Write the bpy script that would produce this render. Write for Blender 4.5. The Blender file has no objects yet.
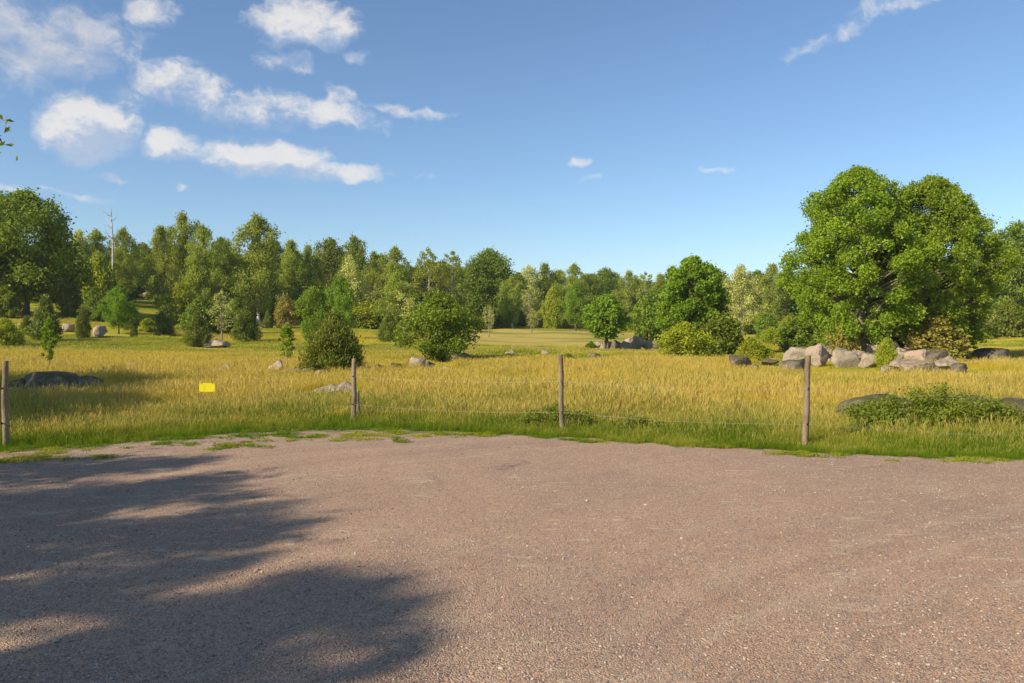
import bpy, math, random
import numpy as np
from mathutils import Vector, noise as mnoise

random.seed(7)
RNG = np.random.default_rng(11)
scene = bpy.context.scene
COL = scene.collection
F = 796.0
CAMZ = 1.6
PITCH = math.atan(11.5 / F)          # looking slightly down
SUN_ELEV = math.radians(32.0)
SUN_AZ = math.radians(36.0)           # shadows run to +x and a touch away
SHADOW = np.array([math.cos(SUN_AZ), math.sin(SUN_AZ)])

# ------------------------------------------------------------------ terrain
def ray(px, py):
    u = (px - 512.0) / F
    v = (341.5 - py) / F
    cy = math.cos(PITCH) + v * math.sin(PITCH)
    cz = v * math.cos(PITCH) - math.sin(PITCH)
    return u / cy, cz / cy           # x and z per metre of y

TD = np.array([-1e5, 40, 55, 70, 90, 120, 165, 260, 1e5])
TU = (np.array([-400, 0, 130, 260, 400, 550, 700, 860, 1024, 1400]) - 512.0) / F
TY = np.array([  # picture row of the ground at 55, 70, 90, 120, 165, 260 m
    [346, 322, 301, 290, 282, 282],
    [347, 324, 303, 292, 284, 284],
    [348, 330, 309, 297, 290, 290],
    [351, 341, 326, 314, 307, 307],
    [352.5, 343, 333, 325, 319, 316],
    [352.8, 345, 337, 327, 322, 320],
    [353, 347, 341, 333, 329, 326],
    [353.2, 348, 341, 334, 329, 326],
    [353.2, 347, 339, 331, 327, 324],
    [353.2, 347, 339, 331, 327, 324]])
TZ = np.zeros((len(TU), len(TD)))
for i in range(len(TU)):
    for j in range(6):
        TZ[i, j + 2] = 1.6 - (TY[i, j] - 330) / F * TD[j + 2]
    TZ[i, 8] = TZ[i, 7]
def _h(x, y):
    u = np.clip(x / np.maximum(y, 20.0), TU[0], TU[-1])
    i = np.clip(np.searchsorted(TU, u) - 1, 0, len(TU) - 2)
    fu = (u - TU[i]) / (TU[i + 1] - TU[i])
    fu = fu * fu * (3 - 2 * fu)
    j = np.clip(np.searchsorted(TD, y) - 1, 0, len(TD) - 2)
    fd = np.clip((y - TD[j]) / (TD[j + 1] - TD[j]), 0, 1)
    a = TZ[i, j] * (1 - fd) + TZ[i, j + 1] * fd
    b = TZ[i + 1, j] * (1 - fd) + TZ[i + 1, j + 1] * fd
    return a * (1 - fu) + b * fu
def height(x, y):
    x = np.asarray(x, float); y = np.asarray(y, float)
    s = np.zeros(np.broadcast(x, y).shape)
    r = np.where(y > 45, 4.0, np.where(y > 34, 2.0, 0.0))
    for dx, dy in ((0, 0), (1, 0), (-1, 0), (0, 1), (0, -1)):
        s = s + _h(x + dx * r, y + dy * r)
    s = s / 5
    amp = np.clip((y - 13) / 25, 0, 1)
    s = s + amp * (0.07 * np.sin(x * .55 + 1.3) * np.sin(y * .37 + .4) + 0.10 * np.sin(x * .17 + y * .11 + 2))
    return s
def H(x, y): return float(height(x, y))
def at(px, py):
    """ground point seen at that pixel"""
    kx, kz = ray(px, py)
    y = 3.0; prev = 3.0
    while y < 400:
        if CAMZ + kz * y <= H(kx * y, y):
            lo, hi = prev, y
            for _ in range(12):
                m = (lo + hi) / 2
                if CAMZ + kz * m <= H(kx * m, m): hi = m
                else: lo = m
            return kx * hi, hi
        prev = y
        y += 0.25 if y < 60 else 0.8
    return kx * 200, 200.0

# value noise for scattering
def vnoise(x, y, scale, seed=0):
    r = np.random.default_rng(seed + 991)
    t = r.random((256, 256))
    x = np.asarray(x) / scale + 1000; y = np.asarray(y) / scale + 1000
    xi = np.floor(x).astype(int); yi = np.floor(y).astype(int)
    fx = x - xi; fy = y - yi
    fx = fx * fx * (3 - 2 * fx); fy = fy * fy * (3 - 2 * fy)
    g = lambda a, b: t[a % 256, b % 256]
    return (g(xi, yi) * (1 - fx) + g(xi + 1, yi) * fx) * (1 - fy) + (g(xi, yi + 1) * (1 - fx) + g(xi + 1, yi + 1) * fx) * fy
def fnoise(x, y, scale, seed=0):
    return (vnoise(x, y, scale, seed) * .55 + vnoise(x, y, scale / 2.3, seed + 1) * .28 + vnoise(x, y, scale / 5.1, seed + 2) * .17)

# ------------------------------------------------------------------ node helper
class NT:
    def __init__(s, nt): s.nt = nt
    def n(s, typ, **kw):
        nd = s.nt.nodes.new(typ)
        ins = kw.pop('i', {})
        for k, v in kw.items(): setattr(nd, k, v)
        for k, v in ins.items(): s.set(nd, k, v)
        return nd
    def set(s, nd, k, v):
        sock = nd.inputs[k]
        if isinstance(v, bpy.types.NodeSocket): s.nt.links.new(v, sock)
        elif isinstance(v, bpy.types.Node): s.nt.links.new(v.outputs[0], sock)
        else:
            if sock.type == 'RGBA' and not hasattr(v, '__len__'): v = (v, v, v, 1)
            if sock.type == 'RGBA' and len(v) == 3: v = (*v, 1)
            sock.default_value = v
    def m(s, op, a, b=0.0, c=0.0, clamp=False):
        nd = s.n('ShaderNodeMath', operation=op, use_clamp=clamp)
        for k, v in enumerate((a, b, c)): s.set(nd, k, v)
        return nd.outputs[0]
    def mix(s, f, a, b, blend='MIX'):
        nd = s.n('ShaderNodeMix', data_type='RGBA', blend_type=blend)
        s.set(nd, 0, f); s.set(nd, 6, a); s.set(nd, 7, b)
        return nd.outputs[2]
    def noise(s, vec, scale, detail=3, rough=.55, dist=0.0):
        nd = s.n('ShaderNodeTexNoise')
        if vec is not None: s.set(nd, 'Vector', vec)
        nd.inputs['Scale'].default_value = scale; nd.inputs['Detail'].default_value = detail
        nd.inputs['Roughness'].default_value = rough; nd.inputs['Distortion'].default_value = dist
        return nd.outputs[0]
    def ramp(s, f, lo, hi):
        nd = s.n('ShaderNodeMapRange', interpolation_type='SMOOTHSTEP')
        s.set(nd, 0, f); nd.inputs[1].default_value = lo; nd.inputs[2].default_value = hi
        return nd.outputs[0]

def new_mat(name):
    m = bpy.data.materials.new(name); m.use_nodes = True
    m.node_tree.nodes.clear()
    return m, NT(m.node_tree)
def out(t, shader):
    o = t.n('ShaderNodeOutputMaterial'); t.set(o, 'Surface', shader)

def leaf_material(name, dark, light, trans=.30, gloss=.02, brown=None):
    m, t = new_mat(name)
    tint = t.n('ShaderNodeAttribute', attribute_name='tint').outputs['Fac']
    rnd = t.n('ShaderNodeObjectInfo').outputs['Random']
    c = t.mix(tint, dark, light)
    hs = t.n('ShaderNodeHueSaturation')
    t.set(hs, 'Hue', t.m('MULTIPLY_ADD', rnd, .014, .488)); t.set(hs, 'Value', t.m('MULTIPLY_ADD', rnd, .3, LEAFGAIN)); t.set(hs, 'Color', c)
    c = hs.outputs[0]
    if brown: c = t.mix(t.ramp(t.noise(t.n('ShaderNodeTexCoord').outputs['Object'], 1.1, 2), .55, .7), c, brown)
    d = t.n('ShaderNodeBsdfDiffuse', i={'Color': c})
    tc = t.mix(1.0, c, (1.6, 1.5, .45), 'MULTIPLY')
    tr = t.n('ShaderNodeBsdfTranslucent', i={'Color': tc})
    a = t.n('ShaderNodeMixShader', i={0: trans, 1: d, 2: tr})
    g = t.n('ShaderNodeBsdfGlossy', i={'Color': .8, 'Roughness': .5})
    a = t.n('ShaderNodeMixShader', i={0: gloss, 1: a, 2: g})
    out(t, a); return m

def bark_material(name, base, dark, bands=False):
    m, t = new_mat(name)
    oc = t.n('ShaderNodeTexCoord').outputs['Object']
    mp = t.n('ShaderNodeMapping', i={'Vector': oc}); mp.inputs['Scale'].default_value = (1, 1, 3.5 if bands else .25)
    f = t.noise(mp.outputs[0], 3.5 if bands else 9, 4, .65)
    c = t.mix(t.ramp(f, .5, .62) if bands else t.ramp(f, .3, .7), base, dark)
    b = t.n('ShaderNodeBump', i={'Height': f}); b.inputs['Distance'].default_value = .03
    p = t.n('ShaderNodeBsdfPrincipled', i={'Base Color': c, 'Roughness': .9, 'Normal': b.outputs[0]})
    p.inputs['Specular IOR Level'].default_value = .2
    out(t, p); return m

M = {}
LEAFGAIN = 1.75
M['oak'] = leaf_material('oak_leaf', (.064, .102, .007), (.118, .165, .012), .36)
M['dark'] = leaf_material('dark_leaf', (.072, .096, .008), (.125, .150, .013), .38)
M['bright'] = leaf_material('bright_leaf', (.070, .128, .006), (.130, .190, .011), .38)
M['ash'] = leaf_material('ash_leaf', (.082, .132, .007), (.160, .215, .013), .42)
M['birch'] = leaf_material('birch_leaf', (.105, .135, .014), (.180, .205, .026), .38)
M['pale'] = leaf_material('pale_leaf', (.21, .23, .06), (.30, .31, .10), .35)
M['juniper'] = leaf_material('juniper_needle', (.066, .086, .010), (.118, .138, .017), .2, .02)
M['juniper_grey'] = leaf_material('grey_juniper_needle', (.074, .098, .018), (.120, .148, .030), .2, .02)
M['yellow'] = leaf_material('yellow_leaf', (.120, .150, .008), (.215, .235, .016), .36)
M['rusty'] = leaf_material('rusty_leaf', (.13, .12, .022), (.20, .165, .03), .3)
M['herb'] = leaf_material('herb_leaf', (.075, .125, .012), (.13, .19, .022), .38)
M['bark'] = bark_material('grey_bark', (.17, .14, .10), (.07, .055, .04))
M['tan'] = bark_material('tan_bark', (.32, .26, .17), (.16, .12, .08))
M['white'] = bark_material('birch_bark', (.55, .51, .44), (.12, .10, .08), True)

# ------------------------------------------------------------------ mesh helpers
def mesh_from(name, verts, faces, mats, fmat=None, tint=None, smooth=True):
    """faces: (N,k) arrays of equal k, or list of such arrays"""
    if not isinstance(faces, list): faces = [faces]
    me = bpy.data.meshes.new(name)
    verts = np.asarray(verts, np.float32)
    faces = [np.asarray(f, np.int32) for f in faces if len(f)]
    loops = np.concatenate([f.ravel() for f in faces])
    tot = np.concatenate([np.full(len(f), f.shape[1], np.int32) for f in faces])
    start = np.concatenate([[0], np.cumsum(tot)[:-1]]).astype(np.int32)
    me.vertices.add(len(verts)); me.vertices.foreach_set('co', verts.ravel())
    me.loops.add(len(loops)); me.loops.foreach_set('vertex_index', loops)
    me.polygons.add(len(tot)); me.polygons.foreach_set('loop_start', start)
    try: me.polygons.foreach_set('loop_total', tot)
    except Exception: pass
    for m in mats: me.materials.append(m)
    if fmat is not None: me.polygons.foreach_set('material_index', np.asarray(fmat, np.int32))
    me.polygons.foreach_set('use_smooth', np.full(len(tot), smooth))
    me.update(calc_edges=True)
    if tint is not None:
        a = me.attributes.new('tint', 'FLOAT', 'POINT'); a.data.foreach_set('value', np.asarray(tint, np.float32))
    return me

def unit(v): return v / np.maximum(np.linalg.norm(v, axis=1, keepdims=True), 1e-9)

def leaf_mesh(name, C, N, L, W, mat, tint, axis=None, rng=RNG):
    """one rhombic, slightly folded leaf (or leaf spray) per centre"""
    n = len(C); N = unit(N)
    if axis is None: axis = rng.normal(size=(n, 3))
    A = unit(axis - N * (axis * N).sum(1, keepdims=True))
    B = np.cross(N, A)
    L = np.broadcast_to(np.asarray(L), (n,))[:, None]; W = np.broadcast_to(np.asarray(W), (n,))[:, None]
    v = np.empty((n, 4, 3))
    v[:, 0] = C - A * L * .5; v[:, 1] = C + B * W * .5 + N * W * .12
    v[:, 2] = C + A * L * .5; v[:, 3] = C - B * W * .5 + N * W * .12
    f = np.arange(n * 4).reshape(n, 4)
    return mesh_from(name, v.reshape(-1, 3), f, [mat], tint=np.repeat(tint, 4), smooth=False)

class Tubes:
    def __init__(s): s.v = []; s.f = []; s.n = 0
    def add(s, pts, rad, k=7):
        pts = np.asarray(pts, float); m = len(pts)
        t = np.gradient(pts, axis=0); t = unit(t)
        ref = np.array([0.3, 1, 0.1]) if abs(t[0, 2]) > .7 else np.array([0, 0, 1.0])
        a = unit(np.cross(t, ref)); b = np.cross(t, a)
        th = np.linspace(0, 2 * np.pi, k, endpoint=False)
        ring = (a[:, None] * np.cos(th)[None, :, None] + b[:, None] * np.sin(th)[None, :, None]) * np.asarray(rad)[:, None, None] + pts[:, None]
        s.v.append(ring.reshape(-1, 3))
        i = np.arange(m - 1)[:, None] * k; j = np.arange(k)[None]; j2 = (j + 1) % k
        s.f.append(np.stack([i + j, i + j2, i + k + j2, i + k + j], -1).reshape(-1, 4) + s.n)
        s.n += m * k
    def mesh(s, name, mat): return mesh_from(name, np.concatenate(s.v), np.concatenate(s.f), [mat])

def limb(T, a, b, r0, r1, rng, bend=.12, n=6, k=6):
    a = np.array(a, float); b = np.array(b, float); L = np.linalg.norm(b - a)
    t = np.linspace(0, 1, n)[:, None]
    w = rng.normal(size=3) * bend * L
    sag = np.array([0, 0, .12 * L])
    p = a + (b - a) * t + np.sin(t * np.pi) * (w * .5) + (t * t - t) * sag
    p[1:-1] += rng.normal(size=(n - 2, 3)) * L * .02
    T.add(p, r0 + (r1 - r0) * np.linspace(0, 1, n) ** .8, k)

# ------------------------------------------------------------------ plants
def crown_profile(kind, t):
    if kind == 'round': return np.sqrt(np.clip(1 - (2 * t - .92) ** 2 / 1.12, 0.02, 1))
    if kind == 'dome': return np.clip(1 - t ** 2.6, 0.05, 1) ** .55 * (.82 + .18 * np.sin(np.clip(t * 3.2, 0, np.pi)))
    if kind == 'birch': return np.clip(np.minimum(.35 + t / .35, 1) * np.clip(1 - t ** 2.8, 0, 1) ** .65, .16, 1)
    if kind == 'cone': return np.clip((.85 + .15 * np.minimum(t / .2, 1)) * np.clip(1 - t ** 1.7, 0, 1) ** .75, .06, 1)
    return np.full_like(t, 1.0)

def make_plant(name, hgt, wid, kind='round', leaf='oak', bark='bark', base=.2, puffs=60, leaves=9000,
               size=.2, puff=.17, droop=0.0, seed=1, hollow=.35, trunk_r=None, stems=1, flat=.75, centres=None, lobes=.22):
    """crown mesh + trunk mesh with its foot at z=0"""
    rng = np.random.default_rng(seed)
    R = wid / 2; z0 = hgt * base
    T = Tubes(); tr = trunk_r or max(.02, hgt * .022)
    if centres is None:
        t = (np.arange(puffs) + rng.random(puffs)) / puffs
        t = t ** .85
        ang = np.arange(puffs) * 2.39996 + rng.random(puffs) * .9
        rr = crown_profile(kind, t) * (hollow + (1 - hollow) * np.sqrt(rng.random(puffs)))
        lob = 1 + lobes * np.sin(ang * 2 + seed) * np.sin(t * 7 + seed * 1.7) + lobes * .8 * rng.normal(size=puffs) * .6
        pr = R * (puff / .5) * (.65 + .7 * rng.random(puffs)) * (.6 + .4 * crown_profile(kind, t))
        r = np.maximum(0, R * rr * lob - pr * .55)
        C = np.stack([r * np.cos(ang), r * np.sin(ang), z0 + t * (hgt - z0 - pr * .7) + pr * .2], 1)
    else:
        C = np.array([c[:3] for c in centres], float); pr = np.array([c[3] for c in centres], float)
    per = np.maximum(6, (leaves * pr ** 2 / (pr ** 2).sum())).astype(int)
    pi = np.repeat(np.arange(len(C)), per); n = len(pi)
    d = unit(rng.normal(size=(n, 3)))
    rad = (rng.random(n) ** .42) * np.where(rng.random(n) < .22, rng.uniform(1.0, 1.6, n), 1.0)
    # tattered outline of each clump
    fray = 1 + .45 * np.sin(d[:, 0] * 5 + pi) * np.sin(d[:, 1] * 6 + pi * 2.1) * np.cos(d[:, 2] * 4 + pi)
    off = d * (rad * fray)[:, None] * pr[pi][:, None]
    off[:, 2] *= flat
    P = C[pi] + off
    ptint = rng.random(len(C))
    tint = np.clip(.45 * ptint[pi] + .55 * rng.random(n), 0, 1)
    nd = d * .55 + rng.normal(size=(n, 3)) * .75 + np.array([0, 0, .45])
    sz = size * (.6 + .8 * rng.random(n))
    axis = None; asp = .62
    if droop > 0:      # hanging birch twigs: leaves strung in short vertical strands
        k = rng.integers(0, 7, n)
        P[:, 2] -= k * size * .45 * droop
        P[:, :2] += rng.normal(size=(n, 2)) * size * .15
        axis = rng.normal(size=(n, 3)) * .35 + np.array([0, 0, -1]); nd[:, 2] *= .3; asp = .5
    if kind == 'cone':
        axis = d * .7 + rng.normal(size=(n, 3)) * .3 + np.array([0, 0, .9]); nd = np.cross(axis, rng.normal(size=(n, 3))) + d * .5; asp = .34
    P[:, 2] = np.maximum(P[:, 2], .03)
    crown = leaf_mesh(name + '_crown', P, nd, sz, sz * asp, M[leaf], tint, axis, rng)
    top = z0 + (hgt - z0) * .72
    for s in range(stems):
        o = rng.normal(size=2) * (0 if stems == 1 else R * .12)
        lean = rng.normal(size=2) * R * (.10 if stems == 1 else .12)
        n_ = 9; tt = np.linspace(0, 1, n_)
        pts = np.stack([o[0] + lean[0] * tt + np.sin(tt * 5 + seed) * R * .03, o[1] + lean[1] * tt, top * tt], 1)
        rads = tr * (1 - tt * .82); rads[0] *= 1.45
        T.add(pts, rads, 9)
        idx = range(s, len(C), stems)
        for q in idx:
            if rng.random() > (1 if len(C) < 90 else .6): continue
            f = np.clip((C[q][2] - .35 * (np.hypot(*C[q][:2])) - R * .05) / top, .18 if base > .05 else .03, .97)
            st = np.array([np.interp(f, tt, pts[:, 0]), np.interp(f, tt, pts[:, 1]), f * top])
            r0 = tr * (1 - f * .8) * .42
            limb(T, st, C[q], r0, max(.004, r0 * .18), rng, k=5)
            for _ in range(2):
                e = C[q] + unit(rng.normal(size=(1, 3)))[0] * pr[q] * .85 * np.array([1, 1, flat])
                limb(T, C[q] * .8 + st * .2, e, r0 * .35, r0 * .08, rng, n=4, k=4)
    trunk = T.mesh(name + '_trunk', M[bark])
    return dict(crown=crown, trunk=trunk, h=hgt, w=wid)

def props(o, label=None, cat=None, group=None, kind=None):
    if label: o['label'] = label
    if cat: o['category'] = cat
    if group: o['group'] = group
    if kind: o['kind'] = kind

NAMEPARTS = {}
def place_plant(P, name, label, cat, x, y, hgt, wid, rot=None, group=None, sink=.03, z=None):
    e = bpy.data.objects.new(name, None); COL.objects.link(e)
    e.location = (x, y, (H(x, y) if z is None else z) - sink)
    props(e, label, cat, group)
    e.empty_display_size = .3
    s = (wid / P['w'], wid / P['w'], hgt / P['h'])
    rot = random.uniform(0, 6.28) if rot is None else rot
    woody = 'tree' in name or 'sapling' in name
    for part, nm in (('crown', 'crown' if woody else 'foliage'), ('trunk', 'trunk' if woody else 'stems')):
        o = bpy.data.objects.new(nm, P[part]); COL.objects.link(o)
        o.parent = e; o.scale = s; o.rotation_euler = (0, 0, rot)
    return e

def spot(cx, w, top, base=None, d=None):
    """position, height and width of a plant from where its outline stands"""
    if base is not None:
        x, y = at(cx, base)
    else:
        kx, _ = ray(cx, 330); x, y = kx * d, d
    _, kz = ray(cx, top)
    return x, y, CAMZ + kz * y - H(x, y), w / F * y

BANK = {}
def bank(key):
    if key not in BANK:
        kind, i = key
        s = 40 + i * 7 + sum(map(ord, kind))
        mk = {
            'oak': lambda: make_plant('oak', 11, 10, 'round', 'oak', base=.12, puffs=100, leaves=23000, size=.28, puff=.125, seed=s),
            'broad': lambda: make_plant('broad', 11, 8, 'round', 'dark', base=.10, puffs=80, leaves=17000, size=.28, puff=.135, seed=s),
            'birch': lambda: make_plant('birch', 13, 5, 'birch', 'birch', 'white', base=.14, puffs=75, leaves=14000, size=.23, puff=.13, droop=.9, seed=s, hollow=.2, flat=1.0, trunk_r=.13, lobes=.45),
            'greenbirch': lambda: make_plant('greenbirch', 13, 5.5, 'birch', 'dark', 'white', base=.12, puffs=75, leaves=14000, size=.23, puff=.135, droop=.6, seed=s, hollow=.2, flat=1.0, trunk_r=.13, lobes=.45),
            'gaunt': lambda: make_plant('gaunt', 12, 6, 'round', 'birch', 'white', base=.35, puffs=34, leaves=3000, size=.30, puff=.12, seed=s, flat=.8, trunk_r=.20),
            'pale': lambda: make_plant('pale', 6, 4, 'round', 'pale', 'tan', base=.25, puffs=50, leaves=1000, size=.16, puff=.13, seed=s, trunk_r=.12),
            'palebirch': lambda: make_plant('palebirch', 10, 4, 'birch', 'pale', 'white', base=.15, puffs=60, leaves=7000, size=.21, puff=.13, droop=.9, seed=s, flat=1.0),
            'bright': lambda: make_plant('bright', 6, 5, 'round', 'bright', base=.16, puffs=70, leaves=15000, size=.17, puff=.13, seed=s, lobes=.4),
            'juniper': lambda: make_plant('juniper', 3, 2.4, 'cone', 'juniper', base=.02, puffs=90, leaves=11000, size=.15, puff=.13, seed=s, flat=1.3, hollow=.3, lobes=.12),
            'columnjuniper': lambda: make_plant('columnjuniper', 4, 2, 'cone', 'juniper_grey', base=.02, puffs=80, leaves=9000, size=.19, puff=.16, seed=s, flat=1.5, hollow=.3, lobes=.15),
            'shrub': lambda: make_plant('shrub', 3, 3.4, 'dome', 'oak', base=.02, puffs=60, leaves=9000, size=.20, puff=.15, seed=s, stems=4, trunk_r=.05),
            'darkshrub': lambda: make_plant('darkshrub', 3, 3.4, 'dome', 'dark', base=.02, puffs=60, leaves=9000, size=.20, puff=.15, seed=s, stems=4, trunk_r=.05),
            'yellowshrub': lambda: make_plant('yellowshrub', 3, 4, 'dome', 'yellow', base=.02, puffs=60, leaves=10000, size=.17, puff=.15, seed=s, stems=4, trunk_r=.05),
            'rustyshrub': lambda: make_plant('rustyshrub', 3, 3, 'dome', 'rusty', base=.02, puffs=45, leaves=6000, size=.16, puff=.15, seed=s, stems=4, trunk_r=.05),
            'sapling': lambda: make_plant('sapling', 3, 1.2, 'round', 'bright', 'tan', base=.30, puffs=26, leaves=1500, size=.13, puff=.16, seed=s, trunk_r=.03),
        }[kind]
        BANK[key] = mk()
    return BANK[key]

# ------------------------------------------------------------------ world, sun, camera
def build_world():
    w = bpy.data.worlds.new('World'); scene.world = w; w.use_nodes = True
    nt = w.node_tree; nt.nodes.clear(); t = NT(nt)
    sky = t.n('ShaderNodeTexSky', sky_type='NISHITA', sun_disc=False)
    sky.sun_elevation = SUN_ELEV; sky.sun_rotation = math.atan2(-SHADOW[0], -SHADOW[1])
    sky.air_density = 1.0; sky.dust_density = .35; sky.ozone_density = 3.0; sky.altitude = 100
    # cloud field in azimuth / elevation
    clouds = [  # px, py, half width, half height, strength, tilt (up to the right)
        (86, 128, 52, 34, 1.25, 0), (70, 108, 22, 22, .8, 0), (172, 145, 27, 18, 1.1, 0), (262, 158, 66, 18, 1.15, 0), (240, 150, 25, 16, .6, 0), (350, 173, 40, 9, .9, 0),
        (305, 23, 54, 22, 1.15, 0), (285, 30, 26, 20, .7, 0), (286, 62, 34, 10, .6, 0), (354, 58, 14, 7, .75, 0), (60, 45, 88, 38, .80, .1), (20, 68, 50, 22, .75, 0),
        (-20, 30, 90, 60, .75, 0), (150, 12, 28, 14, .75, 0), (130, 57, 12, 6, .6, 0), (178, 82, 58, 20, .85, -.1), (235, 108, 66, 17, .75, -.15), (310, 112, 74, 15, .8, -.1),
        (335, 97, 18, 9, .7, 0), (405, 112, 48, 6, .72, -.08), (120, 96, 30, 14, .6, 0), (895, 4, 66, 11, .55, .25), (850, 28, 60, 8, .45, .3), (579, 161, 13, 5, .78, .15),
        (715, 168, 19, 5, .62, .1), (20, 188, 42, 5, .6, 0), (80, 196, 48, 4, .5, -.1), (110, 180, 15, 4, .6, 0), (180, 188, 10, 4, .6, 0), (590, 180, 12, 3, .4, 0), (425, 178, 10, 3, .35, 0)]
    def field(vec, smallest, detail, warp):
        if warp:
            wn = t.n('ShaderNodeTexNoise', i={'Vector': vec}); wn.inputs['Scale'].default_value = 34; wn.inputs['Detail'].default_value = 2
            vec = t.n('ShaderNodeVectorMath', operation='MULTIPLY_ADD', i={0: wn.outputs['Color'], 1: (.032, .026, 0), 2: vec}).outputs[0]
            vec = t.n('ShaderNodeVectorMath', operation='SUBTRACT', i={0: vec, 1: (.016, .013, 0)}).outputs[0]
        acc = None
        for (px, py, hw, hh, st, tilt) in clouds:
            if hw * hh < smallest: continue
            kx, kz = ray(px, py)
            az = math.atan(kx); el = math.atan(kz / math.hypot(1, kx))
            a = hw / F * math.cos(az) ** 2 * 1.25; b = hh / F * math.cos(az) * 1.25
            mp = t.n('ShaderNodeMapping', vector_type='TEXTURE', i={'Vector': vec})
            mp.inputs['Location'].default_value = (az, el, 0); mp.inputs['Rotation'].default_value = (0, 0, math.atan(tilt)); mp.inputs['Scale'].default_value = (a, b, 1)
            r2 = t.n('ShaderNodeVectorMath', operation='DOT_PRODUCT', i={0: mp.outputs[0], 1: mp.outputs[0]}).outputs['Value']
            r = t.m('MULTIPLY_ADD', r2, -st, st)
            acc = r if acc is None else t.m('MAXIMUM', acc, r)
        mp = t.n('ShaderNodeMapping', i={'Vector': vec}); mp.inputs['Scale'].default_value = (1, 1.35, 1)
        return t.m('MULTIPLY_ADD', t.noise(mp.outputs[0], 27, detail, .65), 2.1, t.m('SUBTRACT', acc, 1.05))
    tc = t.n('ShaderNodeTexCoord').outputs['Generated']
    s = t.n('ShaderNodeSeparateXYZ', i={0: tc})
    az = t.m('ARCTAN2', s.outputs[0], s.outputs[1]); el = t.m('ARCSINE', s.outputs[2])
    v0 = t.n('ShaderNodeCombineXYZ', i={0: az, 1: el, 2: 0.0}).outputs[0]
    v1 = t.n('ShaderNodeVectorMath', operation='ADD', i={0: v0, 1: (-.010, .024, 0)}).outputs[0]
    g0 = field(v0, 0, 8, True)
    g1 = field(v1, 250, 3, False)
    alpha = t.ramp(g0, .08, 1.05)
    lit = t.ramp(t.m('SUBTRACT', g1, t.m('MULTIPLY', g0, .8)), .30, -.50)
    cc = t.mix(lit, (3.0, 3.6, 4.7), (5.8, 5.6, 5.4))
    gf = t.m('MULTIPLY', t.m('MULTIPLY', t.ramp(az, -.40, -.50), t.ramp(el, .235, .285)), .6)
    cc = t.mix(gf, cc, (3.1, 3.4, 4.1))
    hz = t.ramp(el, .30, 0.0)
    cc = t.mix(t.m('MULTIPLY', hz, .35), cc, (4.3, 4.9, 5.6))
    skc = t.mix(1.0, sky.outputs[0], (.85, .92, .97), 'MULTIPLY')
    col = t.mix(t.m('MULTIPLY', alpha, .87), skc, cc)
    bg = t.n('ShaderNodeBackground', i={'Color': col, 'Strength': SKY_STRENGTH})
    o = t.n('ShaderNodeOutputWorld'); t.set(o, 'Surface', bg)

SKY_STRENGTH = .108
build_world()
sd = bpy.data.lights.new('sun', 'SUN'); sd.energy = 4.6; sd.angle = math.radians(.53); sd.color = (1, .89, .70)
so = bpy.data.objects.new('sun', sd); COL.objects.link(so)
dvec = Vector((SHADOW[0] * math.cos(SUN_ELEV), SHADOW[1] * math.cos(SUN_ELEV), -math.sin(SUN_ELEV)))
so.rotation_euler = dvec.to_track_quat('-Z', 'Y').to_euler(); so.location = (-20, -3, 20)

cd = bpy.data.cameras.new('camera'); cam = bpy.data.objects.new('camera', cd); COL.objects.link(cam)
cd.sensor_width = 36; cd.lens = F / 1024 * 36; cd.clip_end = 6000; cd.clip_start = .05
cam.location = (0, 0, CAMZ); cam.rotation_euler = (math.pi / 2 - PITCH, 0, 0)
scene.camera = cam
scene.view_settings.view_transform = 'Standard'; scene.view_settings.look = 'None'
scene.view_settings.exposure = 0.5; scene.view_settings.gamma = 1
scene.render.engine = 'CYCLES'
cy = scene.cycles
cy.max_bounces = 5; cy.diffuse_bounces = 3; cy.transmission_bounces = 3; cy.glossy_bounces = 2; cy.transparent_max_bounces = 4
cy.use_denoising = True; cy.caustics_reflective = False; cy.caustics_refractive = False
cy.sample_clamp_indirect = 4
scene.world.cycles.sampling_method = 'MANUAL'; scene.world.cycles.sample_map_resolution = 512

# ------------------------------------------------------------------ ground
def edge(x):   # where the gravel ends, metres ahead
    xs = [-40, -16, -9, -6.05, -4.9, -4.3, -3, -1.8, .7, 2.3, 3.8, 6.2, 10, 20, 40]
    ys = [7.4, 8.6, 9.8, 10.7, 11.5, 12.2, 12.6, 12.6, 11.85, 11.0, 10.45, 9.75, 9.3, 8.5, 7.5]
    return np.interp(x, xs, ys)
def edge_n(x):
    x = np.asarray(x, float)
    return edge(x) + .30 * (vnoise(x, x * 0, .9, 5) - .5) + .24 * (vnoise(x, x * 0, .25, 6) - .5) + .14 * (vnoise(x, x * 0, .09, 7) - .5)

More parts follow.
